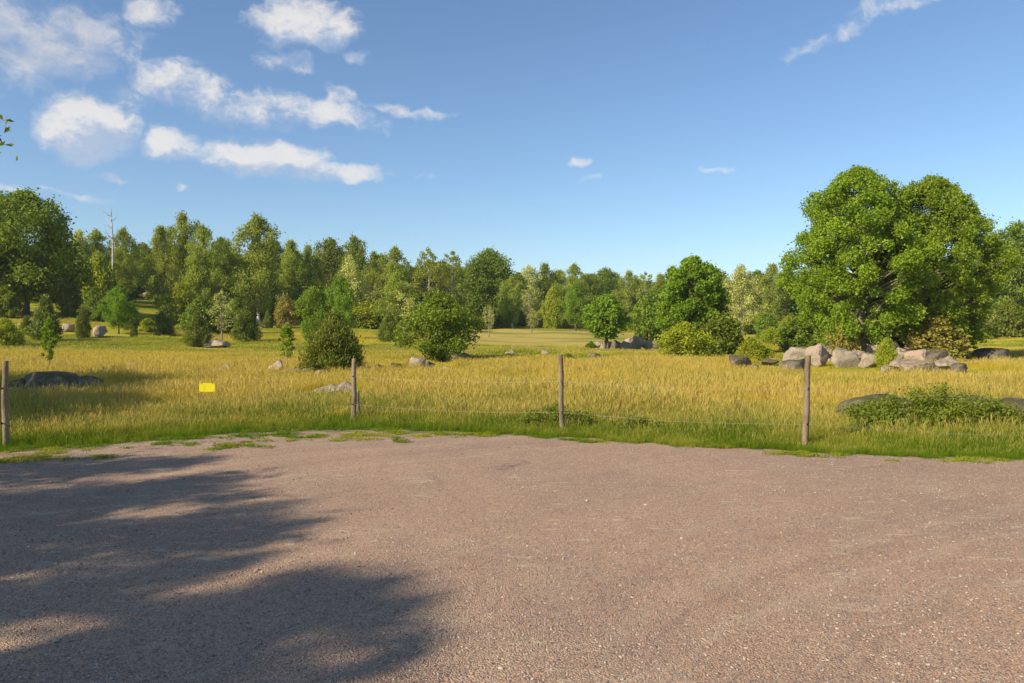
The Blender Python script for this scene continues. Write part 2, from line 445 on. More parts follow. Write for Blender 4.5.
def ground_material():
    m, t = new_mat('meadow_ground')
    pos = t.n('ShaderNodeNewGeometry').outputs['Position']
    big = t.noise(pos, .09, 4, .6); mid = t.noise(pos, .55, 4, .6); fine = t.noise(pos, 9, 3, .6)
    mp = t.n('ShaderNodeMapping', i={'Vector': pos}); mp.inputs['Scale'].default_value = (.05, .16, 0)
    band = t.noise(mp.outputs[0], 1, 3, .5)
    c = t.mix(t.ramp(big, .38, .64), (.48, .40, .055), (.33, .34, .038))
    c = t.mix(t.m('MULTIPLY', t.ramp(band, .46, .60), .85), c, (.16, .21, .022))
    c = t.mix(t.m('MULTIPLY', t.ramp(mid, .5, .72), .55), c, (.40, .27, .085))
    c = t.mix(t.m('MULTIPLY', t.ramp(fine, .45, .75), .3), c, (.16, .14, .03))
    # pale mown field in the middle distance
    pa = t.n('ShaderNodeSeparateXYZ', i={0: pos})
    uu = t.m('DIVIDE', pa.outputs[0], t.m('MAXIMUM', pa.outputs[1], 1.0)); wob = t.m('MULTIPLY', t.m('SUBTRACT', mid, .5), .10)
    f1 = t.m('MULTIPLY', t.ramp(t.m('ADD', uu, wob), -.14, -.09), t.ramp(t.m('ADD', uu, wob), .21, .17))
    f2 = t.m('MULTIPLY', t.ramp(pa.outputs[1], 64, 70), t.ramp(pa.outputs[1], 112, 104))
    c = t.mix(t.m('MULTIPLY', t.m('MULTIPLY', f1, f2), .85), c, t.mix(t.ramp(band, .5, .66), (.50, .37, .11), (.24, .25, .05)))
    # soil and short green close to the gravel
    y = t.n('ShaderNodeSeparateXYZ', i={0: pos}).outputs[1]
    near = t.ramp(y, 21.0, 12.5)
    c = t.mix(near, c, (.10, .12, .022))
    b = t.n('ShaderNodeBump', i={'Height': fine}); b.inputs['Distance'].default_value = .12
    p = t.n('ShaderNodeBsdfDiffuse', i={'Color': c, 'Normal': b.outputs[0]})
    out(t, p); return m

def build_ground():
    r = np.concatenate([[0.6], np.geomspace(1.2, 40, 70), np.arange(41, 175, 1.3), np.geomspace(178, 4000, 26)])
    front = np.linspace(-math.radians(50), math.radians(50), 300)
    back = np.linspace(math.radians(50), 2 * math.pi - math.radians(50), 60)[1:-1]
    a = np.concatenate([front, back]); na = len(a)
    X = np.sin(a)[None] * r[:, None]; Y = np.cos(a)[None] * r[:, None]
    Z = height(X, Y)
    Z = Z - np.where(Y < edge(X) + .0, .03, .0)
    v = np.concatenate([np.stack([X, Y, Z], -1).reshape(-1, 3), [[0, 0, -.03]]])
    i = np.arange(len(r) - 1)[:, None] * na; j = np.arange(na)[None]; j2 = (j + 1) % na
    f = np.stack([i + j, i + na + j, i + na + j2, i + j2], -1).reshape(-1, 4)
    c = len(v) - 1; j = np.arange(na)
    f3 = np.stack([np.full(na, c), j, (j + 1) % na], -1)
    f3 = f3[:, [0, 1, 2]]
    me = mesh_from('ground', v, [f[:, ::-1], f3[:, ::-1]], [ground_material()])
    o = bpy.data.objects.new('ground', me); COL.objects.link(o); props(o, 'wide meadow ground rising to a wooded hill on the left', None, None, 'structure')

def gravel_material():
    m, t = new_mat('gravel')
    pos = t.n('ShaderNodeNewGeometry').outputs['Position']
    def vor(scale):
        nd = t.n('ShaderNodeTexVoronoi', i={'Vector': pos, 'Scale': scale}); return nd
    v1 = vor(95); v2 = vor(200)
    s1 = t.n('ShaderNodeSeparateColor', i={0: v1.outputs['Color']}); s2 = t.n('ShaderNodeSeparateColor', i={0: v2.outputs['Color']})
    big = t.noise(pos, .35, 4, .6); mid = t.noise(pos, 1.6, 4, .6); fine = t.noise(pos, 26, 4, .65)
    base = t.mix(t.ramp(big, .35, .65), (.63, .372, .215), (.50, .305, .188))
    base = t.mix(t.m('MULTIPLY', t.ramp(mid, .42, .68), .55), base, (.60, .41, .25))
    c = t.mix(t.m('MULTIPLY', t.ramp(s1.outputs[0], .55, .95), .75), base, (.50, .39, .30))
    c = t.mix(t.m('MULTIPLY', t.ramp(s1.outputs[1], .6, .95), .75), c, (.15, .115, .10))
    c = t.mix(t.m('MULTIPLY', t.ramp(s2.outputs[0], .5, 1.0), .45), c, (.36, .19, .13))
    c = t.mix(t.m('MULTIPLY', t.ramp(s2.outputs[1], .6, 1.0), .6), c, (.15, .12, .11))
    c = t.mix(t.m('MULTIPLY', t.ramp(s2.outputs[2], .90, .98), .7), c, (.66, .58, .48))
    c = t.mix(t.m('MULTIPLY', t.ramp(fine, .5, .8), .45), c, (.17, .125, .10))
    # washed pale dust, in thin drawn-out patches
    mp = t.n('ShaderNodeMapping', i={'Vector': pos}); mp.inputs['Scale'].default_value = (1, 2.6, 0); mp.inputs['Rotation'].default_value = (0, 0, .25)
    du = t.noise(mp.outputs[0], 3.2, 6, .75, .6)
    where = t.ramp(t.noise(pos, .45, 2), .40, .58)
    c = t.mix(t.m('MULTIPLY', t.m('MULTIPLY', t.ramp(du, .55, .66), where), .85), c, (.62, .49, .32))
    # faint arcs where cars turn
    dd = t.n('ShaderNodeVectorMath', operation='DISTANCE', i={0: pos, 1: (13.0, -9.0, 0)}).outputs['Value']
    dv = t.n('ShaderNodeCombineXYZ', i={0: t.m('ADD', dd, t.m('MULTIPLY', big, 1.2)), 1: t.m('MULTIPLY', s1.outputs[2], .03), 2: 0.0}).outputs[0]
    arc = t.noise(dv, 1.9, 3, .7)
    c = t.mix(t.m('MULTIPLY', t.ramp(arc, .54, .64), .28), c, (.60, .45, .31))
    c = t.mix(t.m('MULTIPLY', t.ramp(arc, .47, .38), .24), c, (.24, .165, .13))
    # thin green and dark litter towards the grass
    e = t.n('ShaderNodeAttribute', attribute_name='tint').outputs['Fac']
    em = t.ramp(t.m('ADD', e, t.m('MULTIPLY', t.m('SUBTRACT', t.noise(pos, 2.2, 5, .65), .5), 2.2)), .72, 1.05)
    c = t.mix(t.m('MULTIPLY', em, .75), c, (.13, .135, .045))
    h = t.m('ADD', t.m('MULTIPLY', v1.outputs['Distance'], -.9), t.m('ADD', t.m('MULTIPLY', v2.outputs['Distance'], -.35), t.m('MULTIPLY', fine, .9)))
    b = t.n('ShaderNodeBump', i={'Height': h}); b.inputs['Distance'].default_value = .011; b.inputs['Strength'].default_value = 1
    p = t.n('ShaderNodeBsdfPrincipled', i={'Base Color': c, 'Roughness': .95, 'Normal': b.outputs[0]}); p.inputs['Specular IOR Level'].default_value = .15
    out(t, p); return m

def gravel_z(x, y):
    fade = np.clip((edge(x) - y) / 1.5, 0, 1)
    return .004 + fade * (.035 * fnoise(x, y, 1.7, 21) + .016 * fnoise(x, y, .33, 31))
def build_gravel():
    xs = np.concatenate([np.linspace(-38, -9, 60), np.linspace(-8.9, 8.9, 420), np.linspace(9, 38, 60)])
    E = edge_n(xs)
    k = np.concatenate([np.linspace(0, .35, 20)[:-1], 1 - np.linspace(.65, 0, 240) ** 1.0])
    y0 = -26.0
    X = np.repeat(xs[:, None], len(k), 1); Y = y0 + (E[:, None] - y0) * k[None]
    Z = gravel_z(X, Y)
    v = np.stack([X, Y, Z], -1).reshape(-1, 3)
    n, m = X.shape
    i = np.arange(n - 1)[:, None] * m; j = np.arange(m - 1)[None]
    f = np.stack([i + j, i + m + j, i + m + j + 1, i + j + 1], -1).reshape(-1, 4)
    lw = np.interp(X, [-40, -6, -4, -2.5, -.5, .5, 40], [2.2, 2.4, 3.0, 2.5, 1.3, .5, .4])
    tint = np.clip(1 - (E[:, None] - Y) / lw, 0, 1).ravel()
    me = mesh_from('gravel_lot', v, f, [gravel_material()], tint=tint)
    o = bpy.data.objects.new('gravel_lot', me); COL.objects.link(o); props(o, 'pinkish grey gravel parking ground in front of the meadow', None, None, 'structure')
build_ground(); build_gravel()

# ------------------------------------------------------------------ scattered ground cover (stuff)
CLEAR = []
def clear_factor(X, Y, low=.3):
    f = np.ones(len(X))
    for (cx, cy, r) in CLEAR:
        d2 = ((X - cx) ** 2 + ((Y - cy) * .55) ** 2) / (r * r)
        f = np.minimum(f, low + (1 - low) * np.clip((d2 - .7) / .8, 0, 1))
    return f

def scatter(name, P, rot, scl, vid, dry, sources, label, cat):
    n = len(P)
    me = bpy.data.meshes.new(name); me.vertices.add(n); me.vertices.foreach_set('co', np.asarray(P, np.float32).ravel())
    a = me.attributes.new('rot', 'FLOAT_VECTOR', 'POINT'); a.data.foreach_set('vector', np.asarray(rot, np.float32).ravel())
    a = me.attributes.new('scl', 'FLOAT_VECTOR', 'POINT'); a.data.foreach_set('vector', np.asarray(scl, np.float32).ravel())
    a = me.attributes.new('vid', 'INT', 'POINT'); a.data.foreach_set('value', np.asarray(vid, np.int32))
    a = me.attributes.new('dry', 'FLOAT', 'POINT'); a.data.foreach_set('value', np.asarray(dry, np.float32))
    me.update()
    o = bpy.data.objects.new(name, me); COL.objects.link(o)
    g = bpy.data.node_groups.new(name + '_scatter', 'GeometryNodeTree')
    g.interface.new_socket('Geometry', in_out='INPUT', socket_type='NodeSocketGeometry')
    g.interface.new_socket('Geometry', in_out='OUTPUT', socket_type='NodeSocketGeometry')
    t = NT(g); gi = t.n('NodeGroupInput'); go = t.n('NodeGroupOutput'); jn = t.n('GeometryNodeJoinGeometry')
    def attr(nm, ty):
        nd = t.n('GeometryNodeInputNamedAttribute', data_type=ty); nd.inputs[0].default_value = nm
        return next(s for s in nd.outputs if s.enabled and s.name == 'Attribute')
    er = t.n('FunctionNodeEulerToRotation'); g.links.new(attr('rot', 'FLOAT_VECTOR'), er.inputs[0])
    for k, so_ in enumerate(sources):
        oi = t.n('GeometryNodeObjectInfo'); oi.inputs['Object'].default_value = so_
        ip = t.n('GeometryNodeInstanceOnPoints')
        cmp_ = t.n('FunctionNodeCompare', data_type='INT', operation='EQUAL')
        ii = [s for s in cmp_.inputs if s.enabled]
        g.links.new(attr('vid', 'INT'), ii[0]); ii[1].default_value = k
        g.links.new(gi.outputs[0], ip.inputs['Points']); g.links.new(cmp_.outputs[0], ip.inputs['Selection'])
        g.links.new(oi.outputs['Geometry'], ip.inputs['Instance']); g.links.new(er.outputs[0], ip.inputs['Rotation'])
        g.links.new(attr('scl', 'FLOAT_VECTOR'), ip.inputs['Scale'])
        g.links.new(ip.outputs[0], jn.inputs[0])
    g.links.new(jn.outputs[0], go.inputs[0])
    md = o.modifiers.new('scatter', 'NODES'); md.node_group = g
    props(o, label, cat, None, 'stuff')
    return o
def source(name, me): return bpy.data.objects.new(name, me)   # never linked to the scene

def grass_material(name, green, gold, seedhead):
    m, t = new_mat(name)
    tip = t.n('ShaderNodeAttribute', attribute_name='tip').outputs['Fac']
    kind = t.n('ShaderNodeAttribute', attribute_name='tint').outputs['Fac']
    dry = t.n('ShaderNodeAttribute', attribute_name='dry', attribute_type='INSTANCER').outputs['Fac']
    f = t.m('ADD', t.m('MULTIPLY', tip, .40), t.m('ADD', t.m('MULTIPLY', dry, 1.15), t.m('MULTIPLY', t.m('SUBTRACT', kind, .5), .9)))
    c = t.mix(t.ramp(f, .2, 1.15), green, gold)
    c = t.mix(t.m('MULTIPLY', t.ramp(kind, .86, .9), .75), c, t.mix(t.ramp(tip, .55, .8), gold, seedhead))
    d = t.n('ShaderNodeBsdfDiffuse', i={'Color': c}); tr = t.n('ShaderNodeBsdfTranslucent', i={'Color': c})
    a = t.n('ShaderNodeMixShader', i={0: .35, 1: d, 2: tr})
    out(t, a); return m

def tuft(name, n, hgt, spread, width, mat, seed, stalks=0, lean=.35):
    rng = np.random.default_rng(seed); V = []; Fq = []; tip = []; tint = []
    for b in range(n + stalks):
        st = b >= n
        a = rng.random() * 6.283; r = spread * math.sqrt(rng.random())
        x, y = r * math.cos(a), r * math.sin(a)
        h = hgt * (rng.uniform(.45, 1) if not st else rng.uniform(.95, 1.45)); w = width * rng.uniform(.6, 1.2) * (1 if not st else .45)
        la = rng.random() * 6.283; ln = h * rng.uniform(.1, 1) * lean * (1 if not st else .5)
        fa = rng.random() * 3.14; wx, wy = math.cos(fa) * w / 2, math.sin(fa) * w / 2
        kk = rng.random() * .84 if not st else .95
        base = len(V)
        if not st:
            lv = [(0, 1), (.35, .9), (.7, .6), (1, .08)]
        else:
            lv = [(0, .8), (.72, .7), (.76, 2.4), (.9, 2.8), (1, .3)]
        for q, (tt, ww) in enumerate(lv):
            cx = x + math.cos(la) * ln * tt * tt; cyy = y + math.sin(la) * ln * tt * tt; z = h * tt * (1 - .12 * tt)
            V += [(cx - wx * ww, cyy - wy * ww, z), (cx + wx * ww, cyy + wy * ww, z)]
            tip += [tt, tt]; tint += [kk, kk]
            if q: i = base + 2 * q; Fq.append((i - 2, i - 1, i + 1, i))
    me = mesh_from(name, np.array(V), np.array(Fq), [mat], tint=tint, smooth=False)
    at_ = me.attributes.new('tip', 'FLOAT', 'POINT'); at_.data.foreach_set('value', np.asarray(tip, np.float32))
    return source(name, me)

def region(n, dmin, dmax, rng, umax=.78, power=1.0):
    """random points in the wedge the place opens up to"""
    y = np.sqrt(dmin ** 2 + (dmax ** 2 - dmin ** 2) * rng.random(n))
    x = (rng.random(n) * (2 * umax + .22) - umax - .22) * y
    return x, y

def build_grass():
    rng = np.random.default_rng(3)
    mg = grass_material('meadow_grass', (.16, .27, .010), (.61, .475, .050), (.58, .42, .12))
    ms = grass_material('short_grass', (.125, .215, .010), (.42, .39, .05), (.42, .34, .09))
    tall = [tuft('tall_tuft', 62, .42, .24, .0065, mg, 50 + k, stalks=12, lean=.5) for k in range(4)]
    far = [tuft('far_tuft', 60, .36, .46, .015, mg, 70 + k, stalks=12, lean=.5) for k in range(3)]
    short = [tuft('short_tuft', 60, .24, .19, .0055, ms, 90 + k, stalks=4, lean=.8) for k in range(3)]
    weed = [tuft('weed_tuft', 34, .06, .12, .010, ms, 110 + k, lean=1.6) for k in range(2)]
    # tall meadow
    def dryness(x, y):
        n1 = fnoise(x, y, 9, 1); n2 = fnoise(x, y, 2.3, 8)
        strip = np.clip((y - edge(x) - 1.0) / 11, 0, 1) ** .95
        right = np.clip(x / np.maximum(y, 1) * 1.6 - .25, 0, 1) * np.clip((21 - y) / 6, 0, 1)
        g = -.16 + .74 * strip - .35 * right + 2.3 * (n1 - .5) + 1.9 * (n2 - .5)
        return np.clip(g, 0, 1)
    X, Y = [], []
    for n, a, b in ((24000, 10, 20), (30000, 20, 36)):
        x, y = region(n, a, b, rng); X.append(x); Y.append(y)
    X = np.concatenate(X); Y = np.concatenate(Y)
    gap = Y - edge(X)
    keep = gap > .9 + .5 * fnoise(X, Y, 1.2, 14)
    X, Y, gap = X[keep], Y[keep], gap[keep]
    s = .66 * np.clip(.55 + gap * .14, .5, 1.0) * (.45 + 1.1 * fnoise(X, Y, 2.2, 4)) * rng.uniform(.8, 1.2, len(X))
    rot = np.stack([rng.normal(size=len(X)) * .08, rng.normal(size=len(X)) * .08, rng.random(len(X)) * 6.28], 1)
    s = s * clear_factor(X, Y)
    scatter('meadow_grass', np.stack([X, Y, height(X, Y) - .01], 1), rot, np.stack([s * 1.35, s * 1.35, s * rng.uniform(.8, 1.2, len(X))], 1), rng.integers(0, 4, len(X)), dryness(X, Y), tall,
            'tall seeding meadow grass, green at the foot and golden at the tips', 'grass')
    X, Y = [], []
    for n, a, b in ((22000, 35, 60), (16000, 60, 105)):
        x, y = region(n, a, b, rng); X.append(x); Y.append(y)
    X = np.concatenate(X); Y = np.concatenate(Y)
    # mown field in the middle distance stays short
    u = X / Y
    mown = (Y > 66) & (u > -.10) & (u < .17)
    s = .62 * (.55 + .6 * fnoise(X, Y, 6, 5)) * rng.uniform(.7, 1.15, len(X)) * np.where(mown, .12, 1)
    s = s * np.where(Y > 75, .8, 1)
    rot = np.stack([rng.normal(size=len(X)) * .08, rng.normal(size=len(X)) * .08, rng.random(len(X)) * 6.28], 1)
    dr = np.clip(.36 + 2.9 * (fnoise(X, Y * 2.2, 17, 2) - .5) + .6 * (fnoise(X, Y, 4, 9) - .5) + mown * .3, 0, 1)
    s = s * clear_factor(X, Y)
    wid = s * 1.9
    scatter('distant_grass', np.stack([X, Y, height(X, Y) - .01], 1), rot, np.stack([wid, wid, s], 1), rng.integers(0, 3, len(X)), dr, far,
            'golden grass of the far half of the meadow', 'grass')
    # short green verge
    n = 20000
    X = rng.uniform(-16, 16, n); Y = edge_n(X) + rng.random(n) ** 1.4 * 5.0 - .02 + np.interp(X, [-16, -7, -4, -1.5, 0, 16], [.9, .9, .9, .5, 0, 0]) * rng.random(n)
    s = np.clip(.42 + (Y - edge(X) - np.interp(X, [-16, -4, -1, 1], [.4, .4, .2, 0])) * .45, .22, 1.05) * (.6 + .8 * fnoise(X, Y, 1.3, 40)) * rng.uniform(.8, 1.25, n)
    rot = np.stack([rng.normal(size=n) * .1, rng.normal(size=n) * .1, rng.random(n) * 6.28], 1)
    dr = np.clip(.12 + (Y - edge(X)) * .07 + 1.8 * (fnoise(X, Y, 1.1, 41) - .46) + rng.normal(size=n) * .12, 0, 1)
    scatter('verge_grass', np.stack([X, Y, np.zeros(n) - .005], 1), rot, np.stack([s, s, s], 1), rng.integers(0, 3, n), dr, short,
            'bright green short grass along the edge of the gravel', 'grass')
    # low weeds that creep into the gravel
    n = 16000
    X = rng.uniform(-14, 9, n); lw = np.interp(X, [-14, -6, -4, -2.5, -.5, .5, 9], [1.5, 1.6, 2.3, 2.0, 1.1, .7, .6])
    q = rng.random(n) ** 1.3
    Y = edge_n(X) + .1 - q * lw
    keep = (fnoise(X, Y * 1.8, .9, 60) > .44 + .12 * q) & ((fnoise(X, Y, .22, 66) > .58) | (rng.random(n) < .05))
    X, Y = X[keep], Y[keep]; n = len(X)
    s = rng.uniform(.25, .95, n)
    rot = np.stack([np.zeros(n), np.zeros(n), rng.random(n) * 6.28], 1)
    scatter('gravel_weeds', np.stack([X, Y, gravel_z(X, Y)], 1), rot, np.stack([s, s, s], 1), rng.integers(0, 2, n), np.clip(.35 + 1.6 * (fnoise(X, Y, .8, 61) - .45), 0, 1), weed,
            'low weeds creeping from the grass verge into the gravel', 'weeds')

def stone_mesh(name, seed, sub=4, rough=.16, flat=.75, cuts=7, mat=None, sharp=.88):
    import bmesh
    bm = bmesh.new(); bmesh.ops.create_icosphere(bm, subdivisions=sub, radius=1)
    r = random.Random(seed); off = Vector((r.uniform(-50, 50), r.uniform(-50, 50), r.uniform(-50, 50)))
    planes = []
    for _ in range(cuts):
        n = Vector((r.gauss(0, 1), r.gauss(0, 1), r.gauss(0, .8))).normalized(); planes.append((n, r.uniform(.50, .85)))
    for v in bm.verts:
        p = v.co.copy()
        for n, d in planes:
            e = p.dot(n) - d
            if e > 0: p -= n * e * sharp
        nn = mnoise.noise(p * 1.3 + off) * rough + mnoise.noise(p * 3.5 + off) * rough * .4 + mnoise.noise(p * 9 + off) * rough * .13
        p *= 1 + nn
        p.z *= flat
        v.co = p
    me = bpy.data.meshes.new(name); bm.to_mesh(me); bm.free()
    me.polygons.foreach_set('use_smooth', [True] * len(me.polygons))
    co = np.zeros(len(me.vertices) * 3, np.float32); me.vertices.foreach_get('co', co); co = co.reshape(-1, 3)
    lo, hi = co.min(0), co.max(0)
    co = (co - [(lo[0] + hi[0]) / 2, (lo[1] + hi[1]) / 2, lo[2]]) / (hi - lo)   # 1 x 1 x 1, foot at 0
    me.vertices.foreach_set('co', co.astype(np.float32).ravel()); me.update()
    if mat: me.materials.append(mat)
    return me

def stone_material(name, base, other, moss):
    m, t = new_mat(name)
    pos = t.n('ShaderNodeNewGeometry'); P = pos.outputs['Position']
    rnd = t.n('ShaderNodeObjectInfo').outputs['Random']
    n1 = t.noise(P, 2.2, 5, .6); n2 = t.noise(P, 30, 4, .7); n3 = t.noise(P, 5, 5, .7)
    c = t.mix(t.m('ADD', t.m('MULTIPLY', t.ramp(n1, .3, .7), .6), t.m('MULTIPLY', rnd, .5), clamp=True), base, other)
    c = t.mix(t.m('MULTIPLY', t.ramp(n2, .45, .72), .65), c, (.11, .09, .075))
    c = t.mix(t.m('MULTIPLY', t.ramp(n3, .60, .66), .55), c, (.45, .45, .40))
    nz = t.n('ShaderNodeSeparateXYZ', i={0: pos.outputs['Normal']}).outputs[2]
    mo = t.ramp(t.m('ADD', nz, t.m('MULTIPLY', t.m('SUBTRACT', n3, .5), 2.2)), .60, .95)
    c = t.mix(t.m('MULTIPLY', mo, moss), c, (.10, .085, .028))
    h = t.m('ADD', n3, t.m('MULTIPLY', n2, .3))
    b = t.n('ShaderNodeBump', i={'Height': h}); b.inputs['Distance'].default_value = .09
    p = t.n('ShaderNodeBsdfPrincipled', i={'Base Color': c, 'Roughness': .9, 'Normal': b.outputs[0]}); p.inputs['Specular IOR Level'].default_value = .2
    out(t, p); return m
M['rock'] = stone_material('grey_granite', (.42, .34, .24), (.46, .35, .25), .5)
M['pinkrock'] = stone_material('pink_granite', (.48, .33, .235), (.42, .32, .23), .45)
M['darkrock'] = stone_material('mossy_granite', (.16, .132, .095), (.21, .170, .12), .85)
STONES = {m: [stone_mesh('stone_' + m, 5 + k * 3 + len(m), 4, .20, .75, 15, M[m], 1.0) for k in range(4)] for m in ('rock', 'pinkrock', 'darkrock')}

def build_pebbles():
    rng = np.random.default_rng(9); src = []
    cols = [(.46, .38, .31), (.22, .17, .15), (.36, .22, .17)]
    for k, c in enumerate(cols):
        m, t = new_mat('pebble'); d = t.n('ShaderNodeBsdfDiffuse', i={'Color': c}); out(t, d)
        src.append(source('pebble', stone_mesh('pebble', 300 + k, 1, .25, .7, 4, m)))
    n = 60000
    y = 2.2 + (rng.random(n) ** 1.5) * 9.5; x = (rng.random(n) * 2 - 1) * (y * .72 + .8)
    keep = y < edge(x) - .1
    x, y = x[keep], y[keep]; n = len(x)
    s = .004 + .010 * rng.random(n) ** 3 + .014 * (rng.random(n) > .998)
    scatter('loose_pebbles', np.stack([x, y, gravel_z(x, y) - s * .25], 1), np.stack([rng.normal(size=n) * .2, rng.normal(size=n) * .2, rng.random(n) * 6.28], 1),
            np.stack([s * 1.3, s, s * .8], 1), rng.choice(3, n, p=[.40, .25, .35]), np.zeros(n), src, 'loose small stones strewn over the gravel', 'pebbles')
build_pebbles()

# ------------------------------------------------------------------ boulders and stones
def boulder(name, px, base, w, top, mat, label, cat='stone', group=None, depth=.9, rot=None, d=None, yaw=None, v=None, lift=0, tilt=0):
    if d is None: x, y = at(px, base)
    else: kx, _ = ray(px, 330); x, y = kx * d, d
    zb = H(x, y)
    _, kz = ray(px, base); zlow = CAMZ + kz * y
    _, kt = ray(px, top); ztop = CAMZ + kt * y
    W = w / F * y
    low = min(zlow, zb) if lift == 0 else zlow
    me = STONES[mat][random.randrange(4) if v is None else v]
    o = bpy.data.objects.new(name, me); COL.objects.link(o)
    sink = .12 * (ztop - low) if lift == 0 else 0
    o.location = (x, y + W * depth * .35, low - sink)
    o.scale = (W * 1.06, W * depth, ztop - low + sink)
    o.rotation_euler = (0, tilt, random.uniform(-.3, .3) if yaw is None else yaw)
    CLEAR.append((x, y + W * depth * .2, W * .5 + .25 + y * .012 + (.7 if group and 'pile' in group else 0)))
    props(o, label, cat, group)
    return o

G1 = 'stones of the pile under the large double tree'
for a in [
    (797, 373, 28, 361, 'darkrock', 'dark lower stone carrying the rounded boulder at the left end of the big pile'),
    (802, 363, 33, 348, 'rock', 'rounded grey boulder resting on a lower stone at the left end of the big pile'),
    (820, 367, 24, 345, 'pinkrock', 'tall pinkish slab leaning beside the rounded boulder in the big pile'),
    (834, 353, 26, 341, 'darkrock', 'mossy flat stone on top of the left half of the big pile'),
    (845, 368, 30, 348, 'rock', 'broad pale boulder in the middle of the left half of the pile'),
    (861, 362, 14, 351, 'pinkrock', 'small pink stone between the broad boulder and the pale round one'),
    (872, 368, 24, 354, 'rock', 'pale round boulder just below the tree trunk in the pile'),
    (872, 354, 14, 339, 'rock', 'pale upright stone standing at the foot of the large trunk'),
    (896, 369, 16, 355, 'rock', 'small grey stone to the right of the leafy bush in the pile'),
    (906, 359, 30, 346, 'pinkrock', 'flat pinkish boulder on top of the right half of the pile'),
    (925, 365, 30, 350, 'pinkrock', 'angular pink boulder in the second row of the right half of the pile'),
    (905, 373, 26, 360, 'pinkrock', 'pink stone low at the front left of the right half of the pile'),
    (924, 376, 38, 361, 'pinkrock', 'large pinkish front boulder of the right half of the pile'),
    (942, 363, 18, 350, 'darkrock', 'dark grey stone high at the right end of the pile'),
    (949, 372, 22, 357, 'rock', 'grey rounded boulder closing the right end of the pile'),
    (962, 373, 16, 364, 'darkrock', 'low dark stone lying outside the right end of the pile'),
    (954, 377, 10, 371, 'pinkrock', 'smallest pink stone in front of the right end of the pile'),
    (888, 375, 12, 367, 'pinkrock', 'small pink stone in the grass before the bush in the pile')]:
    boulder('boulder', a[0], a[1], a[2] * 1.0, a[3] - 1, a[4], a[5], cat='boulder', group=G1, depth=.8)
rr_ = np.random.default_rng(8)
for k in range(84):
    px = rr_.choice([rr_.uniform(806, 880), rr_.uniform(892, 956)]); b = rr_.uniform(353, 373); w = rr_.uniform(9, 18)
    boulder('stone', px, b, w, b - w * rr_.uniform(.5, .8), ['rock', 'pinkrock', 'pinkrock', 'rock', 'darkrock'][rr_.integers(0, 5)], 'small rubble stone wedged among the boulders of the big pile', group='rubble of the big stone pile', d=39.2 + rr_.random() * 1.5 + (372 - b) * .12)
for a in [
    (742, 368, 22, 355, 'darkrock', 'dark mossy stone in front of the dark thicket left of the pile', 'boulder'),
    (772, 366, 18, 358, 'darkrock', 'low dark stone between the thicket and the big stone pile', 'stone'),
    (756, 372, 12, 364, 'darkrock', 'small dark stone just right of the dark mossy stone', 'stone'),
    (1000, 362, 36, 348, 'darkrock', 'mossy brown boulder alone in the sunny grass at right', 'boulder'),
    (595, 359, 14, 353, 'darkrock', 'flat dark stone in the open meadow behind the middle post', 'stone'),
    (545, 356, 8, 350, 'rock', 'tiny pale stone in the distant middle of the meadow', 'stone'),
    (510, 355, 9, 350, 'rock', 'tiny grey stone far off left of the other tiny meadow stone', 'stone'),
    (461, 362, 20, 352, 'darkrock', 'dark stone under the irregular lone tree', 'stone'),
    (446, 371, 12, 366, 'rock', 'low pale stone in the grass below the irregular lone tree', 'stone'),
    (416, 370, 18, 357, 'rock', 'pale stone left of the irregular lone tree', 'stone'),
    (428, 369, 13, 361, 'darkrock', 'dark stone leaning against the pale one by the lone tree', 'stone'),
    (396, 369, 12, 363, 'darkrock', 'dark low stone in the row right of the dark juniper', 'stone'),
    (379, 372, 14, 364, 'darkrock', 'dark stone closest to the right side of the dark juniper', 'stone'),
    (365, 372, 10, 366, 'rock', 'small pale stone beside the second fence post and dark juniper', 'stone'),
    (309, 374, 14, 365, 'rock', 'grey stone left of the dark juniper', 'stone'),
    (297, 374, 14, 367, 'darkrock', 'dark stone at the foot of the thin young tree', 'stone'),
    (288, 376, 14, 369, 'pinkrock', 'small pink stone below the thin young tree', 'stone'),
    (275, 374, 16, 360, 'rock', 'pale stone left of the thin young tree', 'stone'),
    (320, 377, 13, 370, 'pinkrock', 'pinkish stone tucked against the left foot of the dark juniper', 'stone'),
    (325, 397, 24, 384, 'rock', 'pale stone left in the small heap before the second post', 'stone'),
    (341, 397, 22, 381, 'rock', 'upper pale stone of the small heap before the second post', 'stone'),
    (223, 374, 14, 364, 'rock', 'round pink and grey stone in the meadow above the yellow sign', 'stone'),
    (201, 376, 18, 369, 'darkrock', 'flat brown stone left of the round one above the sign', 'stone'),
    (196, 366, 9, 362, 'rock', 'tiny pale stone farther up the meadow above the sign', 'stone'),
    (215, 348, 22, 339, 'rock', 'large pale boulder at the foot of the bare whitish tree', 'boulder'),
    (131, 368, 12, 362, 'pinkrock', 'small pinkish stone in the meadow right of the leafy sapling', 'stone'),
    (100, 372, 10, 367, 'rock', 'small grey stone nearest the leafy sapling', 'stone'),
    (98, 337, 14, 325, 'pinkrock', 'pink rock face on the slope right of the small pointed juniper', 'boulder'),
    (66, 332, 12, 323, 'rock', 'pale rock on the slope left of the small pointed juniper', 'boulder'),
    (24, 328, 16, 320, 'rock', 'grey rock on the slope by the left edge under the oak', 'boulder'),
    (146, 300, 16, 292, 'pinkrock', 'pink rock high up the clearing on the hillside', 'boulder'),
    (266, 328, 12, 323, 'rock', 'pale rock in the clearing below the tallest birch', 'boulder')]:
    boulder('stone' if a[6] == 'stone' else 'boulder', *a[:5], label=a[5], cat=a[6])
G2 = 'stones of the low wall in the meadow'
